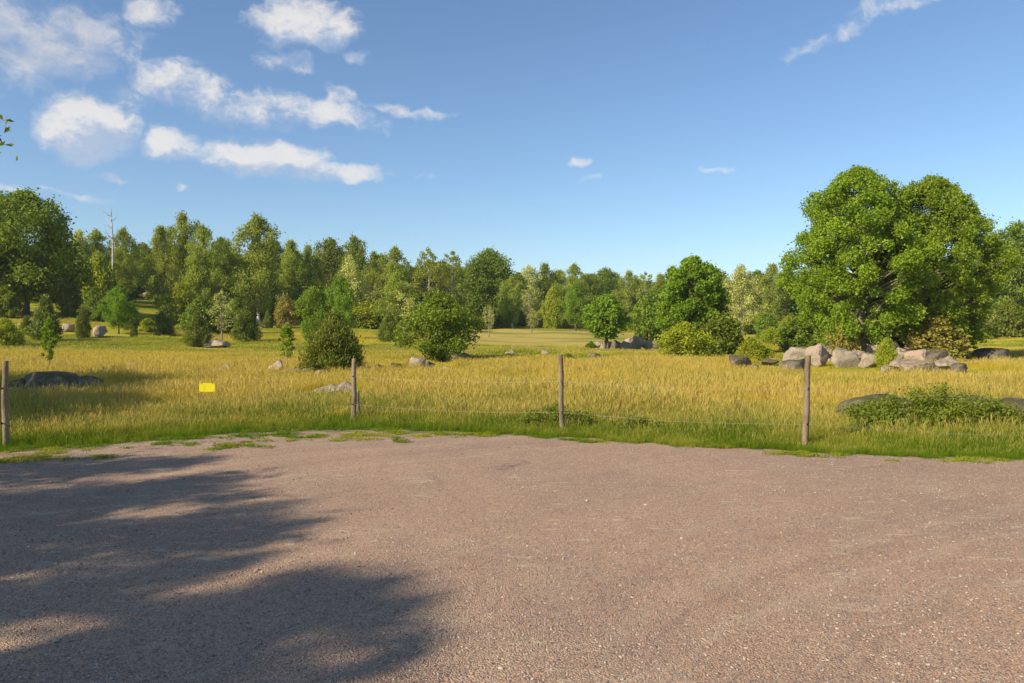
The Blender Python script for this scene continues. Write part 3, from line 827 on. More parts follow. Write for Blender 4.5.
for k, (px, b, w, tp, mt, wd) in enumerate([
    (596, 348, 10, 341, 'rock', 'leftmost small stone of the low wall beside the twin-stemmed tree'), (606, 349, 12, 341, 'rock', 'pale stone of the low wall directly behind the twin stems'),
    (616, 349, 12, 340, 'darkrock', 'dark stone of the low wall right of the twin stems'), (626, 350, 13, 341, 'rock', 'pale stone in the middle of the low meadow wall'),
    (637, 350, 13, 336, 'rock', 'tallest pale stone of the low meadow wall'), (648, 350, 13, 340, 'pinkrock', 'pink stone of the low wall next to the yellowish bush'),
    (630, 345, 10, 338, 'pinkrock', 'pink stone laid on top of the low meadow wall'), (657, 349, 10, 340, 'darkrock', 'last dark stone of the low wall at the bush')]):
    boulder('stone', px, b, w, tp, mt, wd, cat='stone', group=G2)
G3 = 'stones of the far wall at the right edge'
for k, (px, w) in enumerate([(962, 9), (972, 11), (984, 9), (994, 10), (1004, 12), (1016, 11)]):
    boulder('stone', px, 335, w + 2, 328, 'rock', ['leftmost', 'second', 'third', 'fourth', 'fifth', 'last'][k] + ' pale stone from the left of the far wall at the right edge', cat='stone', group=G3)

# near outcrops on either side
def outcrop(px, d, w, top, mat, label, v, yaw=0, depth=.8):
    kx, _ = ray(px, 330); x = kx * d; _, kt = ray(px, top); zt = CAMZ + kt * d
    o = bpy.data.objects.new('boulder', stone_mesh('outcrop', v, 5, .16, .6, 6, M[mat])); COL.objects.link(o)
    W = w / F * d; CLEAR.append((x, d + W * .1, W * .45 + .15))
    o.location = (x, d + W * depth * .3, H(x, d) - .25); o.scale = (W, W * depth, zt - H(x, d) + .25); o.rotation_euler = (0, 0, yaw)
    props(o, label, 'boulder')
outcrop(893, 13.1, 104, 396, 'darkrock', 'low grey boulder left of the leafy brambles behind the right post', 41)
outcrop(978, 13.3, 84, 396, 'darkrock', 'mossy boulder at right whose dark edge rises behind the brambles', 47)
outcrop(1032, 13.2, 96, 399, 'darkrock', 'brown mossy boulder cut by the right edge of the view', 52)
outcrop(38, 18.8, 76, 372, 'darkrock', 'long mossy boulder in the shaded grass at left', 61)
outcrop(84, 19.0, 42, 376, 'darkrock', 'rounded mossy boulder right of the long one in shaded grass', 67)
outcrop(4, 18.6, 44, 379, 'darkrock', 'flat boulder at the left edge behind the first post', 71)

build_grass()
def build_docks():
    rng = np.random.default_rng(12)
    m1 = grass_material('dock_seed', (.22, .17, .05), (.28, .18, .06), (.25, .13, .05)); m2 = grass_material('thistle_leaf', (.07, .12, .02), (.13, .17, .03), (.2, .16, .08))
    src = [tuft('dock', 3, .5, .05, .012, m1, 200 + k, stalks=7, lean=.3) for k in range(2)] + [tuft('thistle', 40, .34, .12, .018, m2, 210, stalks=0, lean=.9)]
    n = 1700
    x, y = region(n, 12.5, 40, rng); keep = (y > edge(x) + 1.2) & ((fnoise(x, y, 3, 70) > .56) | (rng.random(n) < .15)); x, y = x[keep], y[keep]; n = len(x)
    s = rng.uniform(.4, .8, n) * clear_factor(x, y)
    scatter('meadow_herbs', np.stack([x, y, height(x, y)], 1), np.stack([rng.normal(size=n) * .1, rng.normal(size=n) * .1, rng.random(n) * 6.28], 1), np.stack([s, s, s], 1),
            rng.choice(3, n, p=[.25, .25, .5]), rng.random(n), src, 'reddish dock stalks and dark herbs scattered through the meadow', 'weeds')
build_docks()
# ------------------------------------------------------------------ fence
def build_fence():
    fe = bpy.data.objects.new('wire_fence', None); COL.objects.link(fe); props(fe, 'weathered wooden posts with thin wire strands between gravel and meadow', 'fence')
    mw = bark_material('weathered_wood', (.33, .245, .155), (.15, .11, .07))
    mt = new_mat('wire'); t = mt[1]; p = t.n('ShaderNodeBsdfPrincipled', i={'Base Color': (.42, .40, .36), 'Metallic': .6, 'Roughness': .5}); out(t, p)
    mi = new_mat('insulator'); t = mi[1]; p = t.n('ShaderNodeBsdfPrincipled', i={'Base Color': (.03, .03, .03), 'Roughness': .5}); out(t, p)
    tops = []
    def post(x, y, ztop, r, lean, short=False):
        T = Tubes(); n = 16; tt = np.linspace(0, 1, n); rg = np.random.default_rng(int(abs(x * 100)) + 3)
        pts = np.stack([x + lean * tt * ztop + .006 * np.sin(tt * 9 + x), y + .005 * np.cos(tt * 7 + x), -.15 + (ztop + .15) * tt], 1)
        rad = r * .86 * (1.06 - .16 * tt) * (1 + rg.normal(size=n) * .02)
        pts = np.concatenate([pts, pts[-1:] + [[0, 0, .006]], pts[-1:] + [[0, 0, .008]]]); rad = np.concatenate([rad, [rad[-1] * .85, .001]])
        T.add(pts, rad, 12)
        o = bpy.data.objects.new('post', T.mesh('post', mw)); COL.objects.link(o); o.parent = fe
        return o, pts
    spec = [(-11.2, 9.3, 1.2, .045, 0), (-6.98, 10.95, 1.17, .048, .0), (-2.74, 13.75, 1.10, .050, .012), (.785, 12.45, 1.21, .047, -.02), (4.0, 10.85, 1.245, .050, .028), (7.6, 9.6, 1.2, .045, 0)]
    for s in spec:
        o, pts = post(*s[:4], s[4]); tops.append((s, pts))
        for z in (.32, .80):
            T = Tubes(); x0 = s[0] + s[4] * z
            T.add([[x0, s[1] - s[3] * .7, z], [x0, s[1] - s[3] - .012, z], [x0, s[1] - s[3] - .014, z], [x0, s[1] - s[3] - .04, z]], [.007, .007, .015, .012], 8)
            ins = bpy.data.objects.new('insulator', T.mesh('insulator', mi[0])); COL.objects.link(ins); ins.parent = o
    o, _ = post(-2.70, 13.92, .54, .042, .0); o['label'] = 'short broken post stub behind the taller post'
    for z in (.32, .80):
        for a, b in zip(spec[:-1], spec[1:]):
            T = Tubes(); n = 14; tt = np.linspace(0, 1, n)[:, None]
            A = np.array([a[0] + a[4] * z, a[1] - a[3] - .03, z]); B = np.array([b[0] + b[4] * z, b[1] - b[3] - .03, z])
            p = A + (B - A) * tt; p[:, 2] -= (np.sin(tt[:, 0] * np.pi)) * .05
            T.add(p, np.full(n, .0011), 5)
            w = bpy.data.objects.new('wire', T.mesh('wire', mt[0])); COL.objects.link(w); w.parent = fe
    # yellow warning plate on the upper strand
    A = np.array([-6.98, 10.87, .8]); B = np.array([-2.73, 13.67, .81]); kx, _ = ray(207, 330)
    tq = (A[0] - kx * A[1]) / ((A[0] - kx * A[1]) - (B[0] - kx * B[1])); P = A + (B - A) * tq; P[2] -= .05 * math.sin(math.pi * tq)
    import bmesh
    bm = bmesh.new(); bmesh.ops.create_cube(bm, size=1)
    for v in bm.verts: v.co = Vector((v.co.x * .235, v.co.y * .004, v.co.z * .135))
    bmesh.ops.bevel(bm, geom=[e for e in bm.edges if abs(e.verts[0].co.y - e.verts[1].co.y) > .003], offset=.012, segments=3, affect='EDGES')
    me = bpy.data.meshes.new('sign_plate'); bm.to_mesh(me); bm.free()
    m, t = new_mat('yellow_plastic'); oc = t.n('ShaderNodeTexCoord').outputs['Object']
    c = t.mix(t.m('MULTIPLY', t.ramp(t.noise(oc, 40, 3), .5, .7), .35), (.86, .72, .004), (.78, .60, .01))
    p = t.n('ShaderNodeBsdfPrincipled', i={'Base Color': c, 'Roughness': .45}); out(t, p); me.materials.append(m)
    s = bpy.data.objects.new('warning_sign', me); COL.objects.link(s); s.location = (P[0], P[1] - .012, P[2] - .045)
    s.rotation_euler = (0, .01, math.atan2(B[1] - A[1], B[0] - A[0]) * .25)
    props(s, 'small plain yellow plate hanging on the fence wire', 'sign')
    T = Tubes()
    for sx in (-.08, .08):
        T = Tubes(); T.add([[sx, -.004, .055], [sx, -.004, .075], [sx, .008, .075], [sx, .008, .055]], [.003] * 4, 6)
        h = bpy.data.objects.new('clip', T.mesh('clip', mi[0])); COL.objects.link(h); h.parent = s
build_fence()

# ------------------------------------------------------------------ trees that stand on their own in the meadow
def plant(key, name, label, cat, cx, w, top, base=None, d=None, **kw):
    x, y, h, wd = spot(cx, w, top, base, d)
    P = key if isinstance(key, dict) else bank(key)
    return place_plant(P, name, label, cat, x, y, h * kw.pop('hk', 1.02), wd * kw.pop('wk', 1.0), **kw)

# two big trees on the stone pile
xa, ya, ha, wa = spot(858, 136, 167, d=42.5); xb, yb, hb, wb = spot(931, 130, 176, d=43.5)
bigA = make_plant('big_ash', ha, wa, 'round', 'ash', 'tan', base=.09, puffs=300, leaves=110000, size=.13, puff=.068, seed=101, hollow=.38, trunk_r=.36, flat=.85, lobes=.18)
bigB = make_plant('big_ash_right', hb, wb, 'round', 'ash', 'bark', base=.05, puffs=290, leaves=110000, size=.13, puff=.070, seed=117, hollow=.4, trunk_r=.30, flat=.8, stems=2, lobes=.18)
place_plant(bigA, 'ash_tree', 'large airy bright green tree on the stone pile, taller left one of the pair', 'tree', xa, ya, ha, wa, rot=0)
place_plant(bigB, 'ash_tree', 'large dense yellow-green tree forming the right half of the pair on the stone pile', 'tree', xb, yb, hb, wb, rot=0)
x, y, h, w = spot(692, 76, 256, base=353.5)
place_plant(make_plant('round_tree', h, w, 'round', 'bright', base=.10, puffs=130, leaves=38000, size=.175, puff=.10, seed=131, hollow=.4, lobes=.1), 'round_tree',
            'round dense deep green tree standing behind the yellowish bush', 'tree', x, y, h, w, rot=0)
x, y, h, w = spot(440, 72, 292, base=361.5)
place_plant(make_plant('lone_tree', h, w, 'round', 'oak', base=.04, puffs=80, leaves=16000, size=.13, puff=.13, seed=149, hollow=.2, stems=3, lobes=.4), 'oak_tree',
            'low irregular yellow-green lone tree with a dark stone at its foot, mid meadow', 'tree', x, y, h, w, rot=.4)
x, y, h, w = spot(334, 66, 312, base=374)
place_plant(make_plant('big_juniper', h, w, 'cone', 'juniper', base=.02, puffs=150, leaves=26000, size=.105, puff=.115, seed=151, flat=1.15, hollow=.35, lobes=.1), 'juniper_bush',
            'largest dark cone-shaped juniper beside the second fence post', 'bush', x, y, h, w, rot=0)
x, y, h, w = spot(606, 46, 294, base=349.5)
place_plant(make_plant('twin_tree', h, w, 'round', 'bright', base=.22, puffs=75, leaves=14000, size=.20, puff=.13, seed=163, stems=2), 'maple_tree',
            'bright green rounded tree with twin stems by the low stone wall', 'tree', x, y, h, w, rot=0)

PL = [  # bank key, object name, label, category, cx, w, top, base, d
 (('yellowshrub', 0), 'shrub', 'yellow-green bush in front of the round dense tree', 'bush', 684, 56, 322, 358, None),
 (('darkshrub', 0), 'shrub', 'wide dark thicket right of the yellow-green bush', 'bush', 722, 56, 314, 357, None),
 (('yellowshrub', 1), 'shrub', 'low sprawling yellow-green bush before the dark thicket', 'bush', 752, 38, 338, 361, None),
 (('shrub', 0), 'shrub', 'dark bush hugging the left side of the big stone pile', 'bush', 800, 52, 316, 352, 45),
 (('rustyshrub', 0), 'shrub', 'brownish bush at the left foot of the large trunk', 'bush', 843, 34, 318, None, 41.5),
 (('yellowshrub', 2), 'shrub', 'leafy bush growing between the two halves of the stone pile', 'bush', 887, 22, 337, 371, None),
 (('rustyshrub', 1), 'shrub', 'olive brown bush behind the right half of the stone pile', 'bush', 936, 62, 314, None, 41.5),
 (('shrub', 1), 'shrub', 'green bush under the right tree of the pair', 'bush', 905, 50, 300, None, 44),
 (('sapling', 3), 'sapling', 'wispy sapling in the grass right of the pile', 'tree', 968, 22, 325, 360, None),
 (('shrub', 2), 'shrub', 'round green bush between the twin-stemmed tree and the round tree', 'bush', 648, 40, 296, 342, None),
 (('shrub', 3), 'shrub', 'tiny green bush at the foot of the twin stems', 'bush', 591, 10, 341, 349, None),
 (('darkshrub', 1), 'shrub', 'low dark green clump in the meadow behind the middle post', 'bush', 568, 14, 353, 360, None),
 (('yellowshrub', 3), 'shrub', 'bright low shrub right of the dark thicket', 'bush', 772, 26, 327, 345, None),
 # left slope
 (('columnjuniper', 0), 'juniper_bush', 'tall grey-green juniper below the oak at left', 'bush', 70, 28, 276, 317, None),
 (('darkshrub', 2), 'shrub', 'dark round bush right of the tall grey-green juniper', 'bush', 93, 24, 290, 321, None),
 (('bright', 0), 'young_tree', 'small bright tree with a thin pale stem on the left slope', 'tree', 118, 32, 287, 334, None),
 (('darkshrub', 3), 'shrub', 'dark bush behind the small bright tree on the slope', 'bush', 131, 18, 302, 330, None),
 (('columnjuniper', 1), 'juniper_bush', 'broad fuzzy juniper behind the leafy sapling', 'bush', 46, 34, 297, 342, None),
 (('juniper', 0), 'juniper_bush', 'small pointed juniper between two rocks on the slope', 'bush', 83, 17, 308, 338, None),
 (('yellowshrub', 4), 'shrub', 'yellow-green bush at the left edge of the meadow', 'bush', 5, 34, 318, 347, None),
 (('darkshrub', 4), 'shrub', 'dark bush at the left edge under the oak', 'bush', 6, 30, 285, 318, None),
 (('columnjuniper', 2), 'juniper_bush', 'blue-green low juniper at the right end of the slope rocks', 'bush', 164, 24, 307, 335, None),
 (('yellowshrub', 5), 'shrub', 'yellow-green tall bush below the drooping birches', 'bush', 181, 34, 282, 322, None),
 (('shrub', 5), 'shrub', 'bright green bush behind the round juniper left of the bare tree', 'bush', 201, 38, 297, 332, None),
 (('juniper', 1), 'juniper_bush', 'round-topped juniper just left of the bare whitish tree', 'bush', 197, 30, 313, 347, None),
 (('pale', 0), 'bare_tree', 'small bare whitish tree standing behind a pale boulder', 'tree', 222, 34, 290, 343, None),
 (('juniper', 2), 'juniper_bush', 'dark juniper just right of the bare whitish tree', 'bush', 246, 33, 307, 341, None),
 (('shrub', 6), 'shrub', 'green bush half hidden behind the bare whitish tree', 'bush', 236, 26, 298, 332, None),
 (('shrub', 7), 'shrub', 'olive bush under the tallest birch', 'bush', 262, 34, 290, 322, None),
 (('sapling', 0), 'sapling', 'leafy bright sapling behind the left boulders', 'tree', 49, 17, 318, 377, None),
 (('sapling', 1), 'sapling', 'thin young tree with a small tuft left of the dark juniper', 'tree', 287, 19, 324, 371, None),
 (('bright', 1), 'maple_tree', 'bright green tree peeking over the left of the dark juniper', 'tree', 313, 36, 287, 350, None),
 (('bright', 2), 'maple_tree', 'tall bright tree rising behind the top of the dark juniper', 'tree', 341, 28, 276, 340, None),
 (('rustyshrub', 2), 'shrub', 'reddish topped bush left of the bright trees', 'bush', 285, 24, 295, 328, None),
 (('juniper', 3), 'juniper_bush', 'small conical juniper left of the irregular lone tree', 'bush', 389, 26, 313, 342, None),
 (('columnjuniper', 3), 'juniper_bush', 'round-topped dark juniper behind the small conical one', 'bush', 367, 18, 299, 324, None),
 (('columnjuniper', 0), 'juniper_bush', 'narrow juniper next to the round-topped dark one', 'bush', 379, 15, 290, 322, None),
 (('palebirch', 0), 'willow_tree', 'pale rounded tree left behind the irregular lone tree', 'tree', 404, 34, 283, None, 92),
 (('pale', 1), 'bare_tree', 'thin pale tree at the left of the mown field', 'tree', 489, 18, 304, None, 88),
 (('pale', 2), 'bare_tree', 'spindly pale tree alone at the middle edge of the mown field', 'tree', 532, 18, 308, None, 98),
 (('bright', 3), 'young_tree', 'small green tree between the two pale trees of the field edge', 'tree', 507, 22, 298, None, 112),
 (('yellowshrub', 6), 'young_tree', 'yellowish green tree right of the spindly pale tree', 'tree', 553, 24, 288, None, 112),
 (('bright', 0), 'young_tree', 'slender bright tree left of the twin-stemmed tree', 'tree', 575, 26, 284, None, 108),
 (('darkshrub', 0), 'shrub', 'low dark bush under the trees at the back of the mown field', 'bush', 462, 26, 308, None, 100),
 (('yellowshrub', 2), 'shrub', 'yellow-green bush between the slim birch and the drooping birch', 'bush', 172, 26, 290, 318, None),
 (('yellowshrub', 5), 'shrub', 'light bush uphill of the bare whitish tree', 'bush', 219, 28, 284, 318, None),
 (('yellowshrub', 3), 'shrub', 'light green bush at the foot of the tallest birch', 'bush', 246, 24, 283, 316, None),
 (('juniper', 0), 'juniper_bush', 'small low juniper tucked before the slope rocks near the small bright tree', 'bush', 134, 9, 326, 337, None),
 (('juniper', 2), 'juniper_bush', 'squat juniper far left between the yellow-green bush and the fuzzy juniper', 'bush', 27, 16, 316, 333, None),
 (('columnjuniper', 2), 'juniper_bush', 'juniper behind the small pointed one on the slope', 'bush', 104, 16, 296, 321, None),
 (('yellowshrub', 1), 'shrub', 'yellowish bush low on the slope right of the thin-stemmed bright tree', 'bush', 148, 18, 318, 332, None),
 (('juniper', 1), 'juniper_bush', 'small juniper in the gap right of the dark juniper by the bare tree', 'bush', 268, 13, 311, 328, None),
 (('yellowshrub', 4), 'shrub', 'yellowish bush at the foot of the grey-green birches', 'bush', 300, 26, 292, 318, None),
 (('yellowshrub', 2), 'shrub', 'light bush behind the bright trees and dark juniper', 'bush', 356, 24, 294, 320, None),
 # left wood edge
 (('oak', 0), 'oak_tree', 'broad tall oak towering at the left edge', 'tree', 26, 112, 192, None, 78),
 (('oak', 1), 'oak_tree', 'smaller oak whose crown leans out of the left edge', 'tree', -30, 80, 215, None, 76),
 (('palebirch', 1), 'birch_tree', 'pale birch showing behind the right side of the tall oak', 'tree', 80, 28, 230, None, 104),
 (('birch', 0), 'birch_tree', 'birch just left of the dead white snag', 'tree', 97, 30, 230, None, 106),
 (('birch', 1), 'birch_tree', 'leafy birch just right of the dead white snag', 'tree', 124, 24, 228, None, 102),
 (('rustyshrub', 3), 'shrub', 'brownish tall bush below the dead white snag', 'bush', 121, 22, 255, 298, None),
 (('yellowshrub', 0), 'shrub', 'light green bush left below the dead snag', 'bush', 98, 34, 252, None, 96),
 (('broad', 0), 'broadleaf_tree', 'dark round tree filling the gap right of the snag', 'tree', 143, 34, 244, None, 128),
 (('birch', 2), 'birch_tree', 'slim birch with a visible white stem on the slope', 'tree', 161, 28, 226, None, 84),
 (('birch', 3), 'birch_tree', 'tall full birch right of the slim one', 'tree', 183, 36, 213, None, 92),
 (('birch', 0), 'birch_tree', 'drooping birch leaning on the tall full one', 'tree', 203, 34, 226, None, 90),
 (('broad', 1), 'broadleaf_tree', 'dark green round tree right of the drooping birch', 'tree', 222, 34, 238, None, 104),
 (('birch', 1), 'birch_tree', 'tallest birch of the hill with a pointed top', 'tree', 258, 44, 215, None, 92),
 (('broad', 2), 'broadleaf_tree', 'dark tree right behind the tallest birch', 'tree', 274, 30, 240, None, 108),
 (('birch', 2), 'birch_tree', 'grey-green birch, first to the right of the tallest one', 'tree', 291, 28, 240, None, 98),
 (('birch', 3), 'birch_tree', 'grey-green birch, second to the right of the tallest one', 'tree', 308, 28, 245, None, 100),
 (('broad', 0), 'broadleaf_tree', 'dark broad crown above the bright trees', 'tree', 330, 42, 240, None, 118),
 (('greenbirch', 0), 'birch_tree', 'tall dark birch above the dark juniper', 'tree', 355, 32, 237, None, 112),
 (('palebirch', 2), 'birch_tree', 'pale feathery birch in front of the dark broad crown', 'tree', 350, 32, 256, None, 98),
 (('greenbirch', 1), 'birch_tree', 'narrow dark birch in the middle of the treeline', 'tree', 374, 26, 252, None, 108),
 (('birch', 0), 'birch_tree', 'full light birch left of the gaunt pale-stemmed tree', 'tree', 395, 32, 247, None, 104),
 (('birch', 3), 'birch_tree', 'pale green birch low in front of the full light one', 'tree', 397, 34, 272, None, 92),
 (('gaunt', 0), 'gaunt_tree', 'gaunt open tree with slanting pale limbs against the sky', 'tree', 428, 34, 249, None, 104),
 (('gaunt', 1), 'gaunt_tree', 'sparse light tree left of the large dark oak', 'tree', 453, 32, 252, None, 106),
 (('broad', 2), 'broadleaf_tree', 'dark low tree under the gaunt one', 'tree', 420, 44, 272, None, 110),
 (('oak', 2), 'oak_tree', 'large dark rounded oak in the middle of the treeline', 'tree', 489, 66, 250, None, 118),
 (('birch', 1), 'birch_tree', 'slim olive tree before the large dark oak', 'tree', 512, 22, 276, None, 112),
 (('palebirch', 0), 'birch_tree', 'pale tall tree just right of the large dark oak', 'tree', 530, 28, 266, None, 128),
 (('greenbirch', 2), 'birch_tree', 'dark green tree between the pale tall one and the pointed birch', 'tree', 545, 26, 264, None, 130),
 (('birch', 2), 'birch_tree', 'olive wide birch left of the pointed one', 'tree', 559, 28, 270, None, 134),
 (('birch', 0), 'birch_tree', 'pointed birch left of the dark round crown', 'tree', 574, 26, 264, None, 128),
 (('greenbirch', 3), 'birch_tree', 'dark slope-sided tree below the pointed birch', 'tree', 584, 30, 275, None, 136),
 (('oak', 3), 'oak_tree', 'dark round crown above the twin-stemmed tree', 'tree', 606, 42, 269, None, 138),
 (('birch', 3), 'birch_tree', 'light tree right of the dark round crown', 'tree', 629, 26, 271, None, 134),
 (('gaunt', 0), 'gaunt_tree', 'thin tree with open crown left of the round dense tree', 'tree', 645, 26, 273, None, 132),
 (('birch', 1), 'birch_tree', 'olive tree touching the left side of the round dense tree', 'tree', 660, 24, 274, None, 136),
 (('palebirch', 1), 'birch_tree', 'tall pale whitish tree right of the round dense tree', 'tree', 741, 34, 265, None, 110),
 (('broad', 1), 'broadleaf_tree', 'dark tree behind the tall pale whitish one', 'tree', 757, 34, 271, None, 132),
 (('birch', 2), 'birch_tree', 'grey-green tree at the left of the gap before the big pair', 'tree', 772, 26, 264, None, 124),
 (('greenbirch', 0), 'birch_tree', 'darker tree in the gap before the big pair', 'tree', 788, 30, 266, None, 130),
 (('broad', 3), 'broadleaf_tree', 'wide green tree hidden partly behind the big pair', 'tree', 812, 44, 270, None, 128),
 (('broad', 0), 'broadleaf_tree', 'dark crown seen behind the round dense tree', 'tree', 716, 36, 270, None, 136),
 (('oak', 1), 'oak_tree', 'dark oak filling the right edge of the view', 'tree', 1016, 84, 224, None, 96),
 (('oak', 2), 'oak_tree', 'green oak beside the big pair at the right', 'tree', 986, 52, 246, None, 100),
 (('pale', 3), 'bare_tree', 'small tree with a white stem at the right field edge', 'tree', 983, 26, 293, None, 84),
 (('oak', 3), 'oak_tree', 'oak standing outside the right edge', 'tree', 1085, 90, 232, None, 92),
 (('darkshrub', 2), 'shrub', 'dark bush below the oak at the right edge', 'bush', 1008, 40, 300, None, 92),
 (('darkshrub', 1), 'shrub', 'dark bush left of the white-stemmed small tree', 'bush', 966, 34, 300, None, 90),
 (('shrub', 4), 'shrub', 'low green bush in the gap left of the big pair', 'bush', 766, 28, 313, None, 96),
 (('yellowshrub', 1), 'shrub', 'light low bush far off in the gap left of the pair', 'bush', 788, 28, 316, None, 92),
]
for k, (key, nm, lab, cat, cx, w, top, base, d) in enumerate(PL):
    plant(key, nm, lab, cat, cx, w, top, base, d, wk=1.3 if (base is None and key[0] in ('birch', 'greenbirch', 'broad', 'palebirch')) else 1.0)

# dead snag
def snag():
    x, y, h, w = spot(111.5, 10, 208, None, 100)
    T = Tubes(); rng = np.random.default_rng(4)
    n = 10; tt = np.linspace(0, 1, n)
    T.add(np.stack([.25 * np.sin(tt * 3), 0 * tt, h * tt], 1), .22 * (1 - tt * .85), 8)
    for k in range(16):
        z = h * rng.uniform(.45, .95); a = rng.random() * 6.28; L = rng.uniform(.5, 1.6)
        limb(T, (.2 * math.sin(z / h * 3), 0, z), (L * math.cos(a), L * math.sin(a), z + L * .7), .05, .015, rng, k=4)
    o = bpy.data.objects.new('dead_tree', T.mesh('dead_tree', M['white'])); COL.objects.link(o); o.location = (x, y, H(x, y) - .1)
    props(o, 'dead bare white birch snag sticking up behind the oak', 'tree')
snag()

# continuous wood behind the single trees, and its undergrowth
def wood():
    rng = np.random.default_rng(21)
    src = []
    for key in (('broad', 0), ('birch', 1), ('greenbirch', 1), ('broad', 3)):
        P = bank(key); s = source('wood_' + key[0], P['crown']); src.append(s)
    P, R, S, V = [], [], [], []
    for i in range(420):
        u = rng.uniform(-1.0, .95); d = rng.uniform(124, 190) + (14 if -.1 < u < .55 else 0)
        x, y = u * d, d; px = 512 + u * F
        top = np.interp(px, [-300, 60, 150, 250, 330, 450, 520, 620, 700, 800, 960, 1300], [228, 244, 252, 254, 254, 266, 276, 279, 280, 280, 262, 240]) + rng.uniform(-5, 14)
        hh = CAMZ + ray(px, top)[1] * d - H(x, y)
        k = rng.integers(0, 4); base = (11, 13, 13, 11)[k]
        P.append((x, y, H(x, y))); R.append((0, 0, rng.random() * 6.28)); s = hh / base; S.append((s * rng.uniform(.9, 1.2), s * rng.uniform(.9, 1.2), s)); V.append(k)
    scatter('woodland', P, R, S, V, np.zeros(len(P)), src, 'dense mixed wood closing the horizon behind the single trees', 'wood')
    src = [source('undergrowth_' + str(k), bank(q)['crown']) for k, q in enumerate((('shrub', 0), ('darkshrub', 1), ('yellowshrub', 0), ('columnjuniper', 1)))]
    P, R, S, V = [], [], [], []
    for i in range(700):
        u = rng.uniform(-.95, .92); px = 512 + u * F
        dmin = np.interp(px, [-200, 115, 125, 168, 178, 250, 350, 450, 560, 700, 800, 960, 1200], [82, 98, 122, 122, 100, 96, 97, 104, 118, 116, 114, 94, 88])
        d = dmin + rng.random() ** 1.3 * 32
        x, y = u * d, d; k = rng.choice(4, p=[.35, .15, .4, .1]); s = rng.uniform(.5, 1.35) * (1.15 if px < 450 else .9)
        P.append((x, y, H(x, y) - .1)); R.append((0, 0, rng.random() * 6.28)); S.append((s * rng.uniform(.9, 1.3), s * rng.uniform(.9, 1.3), s * rng.uniform(.8, 1.2))); V.append(k)
    scatter('undergrowth', P, R, S, V, np.zeros(len(P)), src, 'bushy undergrowth along the foot of the wood', 'undergrowth')
wood()

# ------------------------------------------------------------------ low plants by the fence
def herb_patch(name, label, cat, x, y, wx, wy, hgt, n, leaf, seed, size=.05, m=34):
    rng = np.random.default_rng(seed)
    cs = []
    for i in range(m):
        a = rng.random() * 6.28; r = math.sqrt(rng.random())
        px_, py_ = r * math.cos(a) * wx / 2, r * math.sin(a) * wy / 2
        hh = hgt * (1 - .55 * r) * rng.uniform(.7, 1.1)
        for q in range(3): cs.append((px_ + rng.normal() * .04, py_ + rng.normal() * .04, hh * (.35 + .3 * q), hgt * .2))
    P = make_plant(name, hgt, wx, 'round', leaf, 'bark', base=0, leaves=n, size=size, seed=seed, stems=6, centres=cs, trunk_r=.012)
    return place_plant(P, name, label, cat, x, y, hgt, wx, rot=0, sink=0)
kx, _ = ray(935, 330)
herb_patch('bramble_bush', 'leafy green brambles sprawling over the boulders behind the right post', 'bush', kx * 12.35, 12.35, 2.9, 1.3, .72, 24000, 'dark', 5, .042, 110)
kx, _ = ray(885, 330)
herb_patch('nettle_clump', 'lower bright weeds in front of the low grey boulder', 'plant', kx * 11.9, 11.9, 1.3, .7, .34, 7000, 'herb', 15, .045, 50)
kx, _ = ray(553, 330)
herb_patch('nettle_clump', 'dark green weeds around the middle fence post', 'plant', kx * 13.0, 13.0, 1.5, .8, .40, 7000, 'dark', 6, .04, 40)
kx, _ = ray(640, 330)
herb_patch('nettle_clump', 'darker weeds in the verge right of the middle fence post', 'plant', kx * 12.4, 12.4, .9, .6, .30, 2500, 'dark', 7, .04, 24)

# ------------------------------------------------------------------ trees beside the camera that shade the gravel
def shade_tree(name, label, blobs, cx, cy, hgt, wid, seed, leaves, twig=False, size=.13):
    """crown clumps sit on the sun's path above the ground they shade"""
    rng = np.random.default_rng(seed); cs = []
    k = math.tan(SUN_ELEV)
    for (gx, gy, r) in blobs:
        xc = cx + rng.uniform(-.30, .22) * wid
        s = (gx - xc) / SHADOW[0]
        cs.append((xc - cx, gy - s * SHADOW[1] - cy, s * k, r))
    P = make_plant(name, hgt, wid, 'round', 'oak', 'bark', leaves=leaves, size=size, seed=seed, centres=cs, trunk_r=.26, flat=.8)
    e = place_plant(P, name, label, 'tree', cx, cy, hgt, wid, rot=0, z=0)
    if twig:   # a low branch that just reaches into the picture on the left
        T = Tubes(); V = []
        kx, kz = ray(-2, 108); A = np.array([kx * 6.3 - cx, 6.3 - cy, CAMZ + kz * 6.3])
        kx, kz = ray(1, 132); B = np.array([kx * 6.2 - cx, 6.2 - cy, CAMZ + kz * 6.2])
        S = np.array([3.0, 4.0, 4.6])
        for E in (A, B):
            limb(T, S, E, .011, .003, rng, bend=.06, n=9, k=5)
            for q in range(15): V.append(E + np.array([-abs(rng.normal()) * .12 + .02, rng.normal() * .12, rng.normal() * .05 - .04]))
        V = np.array(V); n = len(V)
        ax = np.array([.7, 0, -.45]) + rng.normal(size=(n, 3)) * .5
        o = bpy.data.objects.new('twig', T.mesh('twig', M['bark'])); COL.objects.link(o); o.parent = e
        o2 = bpy.data.objects.new('leaves', leaf_mesh('twig_leaves', V, rng.normal(size=(n, 3)) + [0, 0, .6], .075, .035, M['dark'], rng.random(n), ax, rng)); COL.objects.link(o2); o2.parent = o
def gp(px, py):
    kx, kz = ray(px, py); d = -CAMZ / kz; return kx * d, d
blobs = []
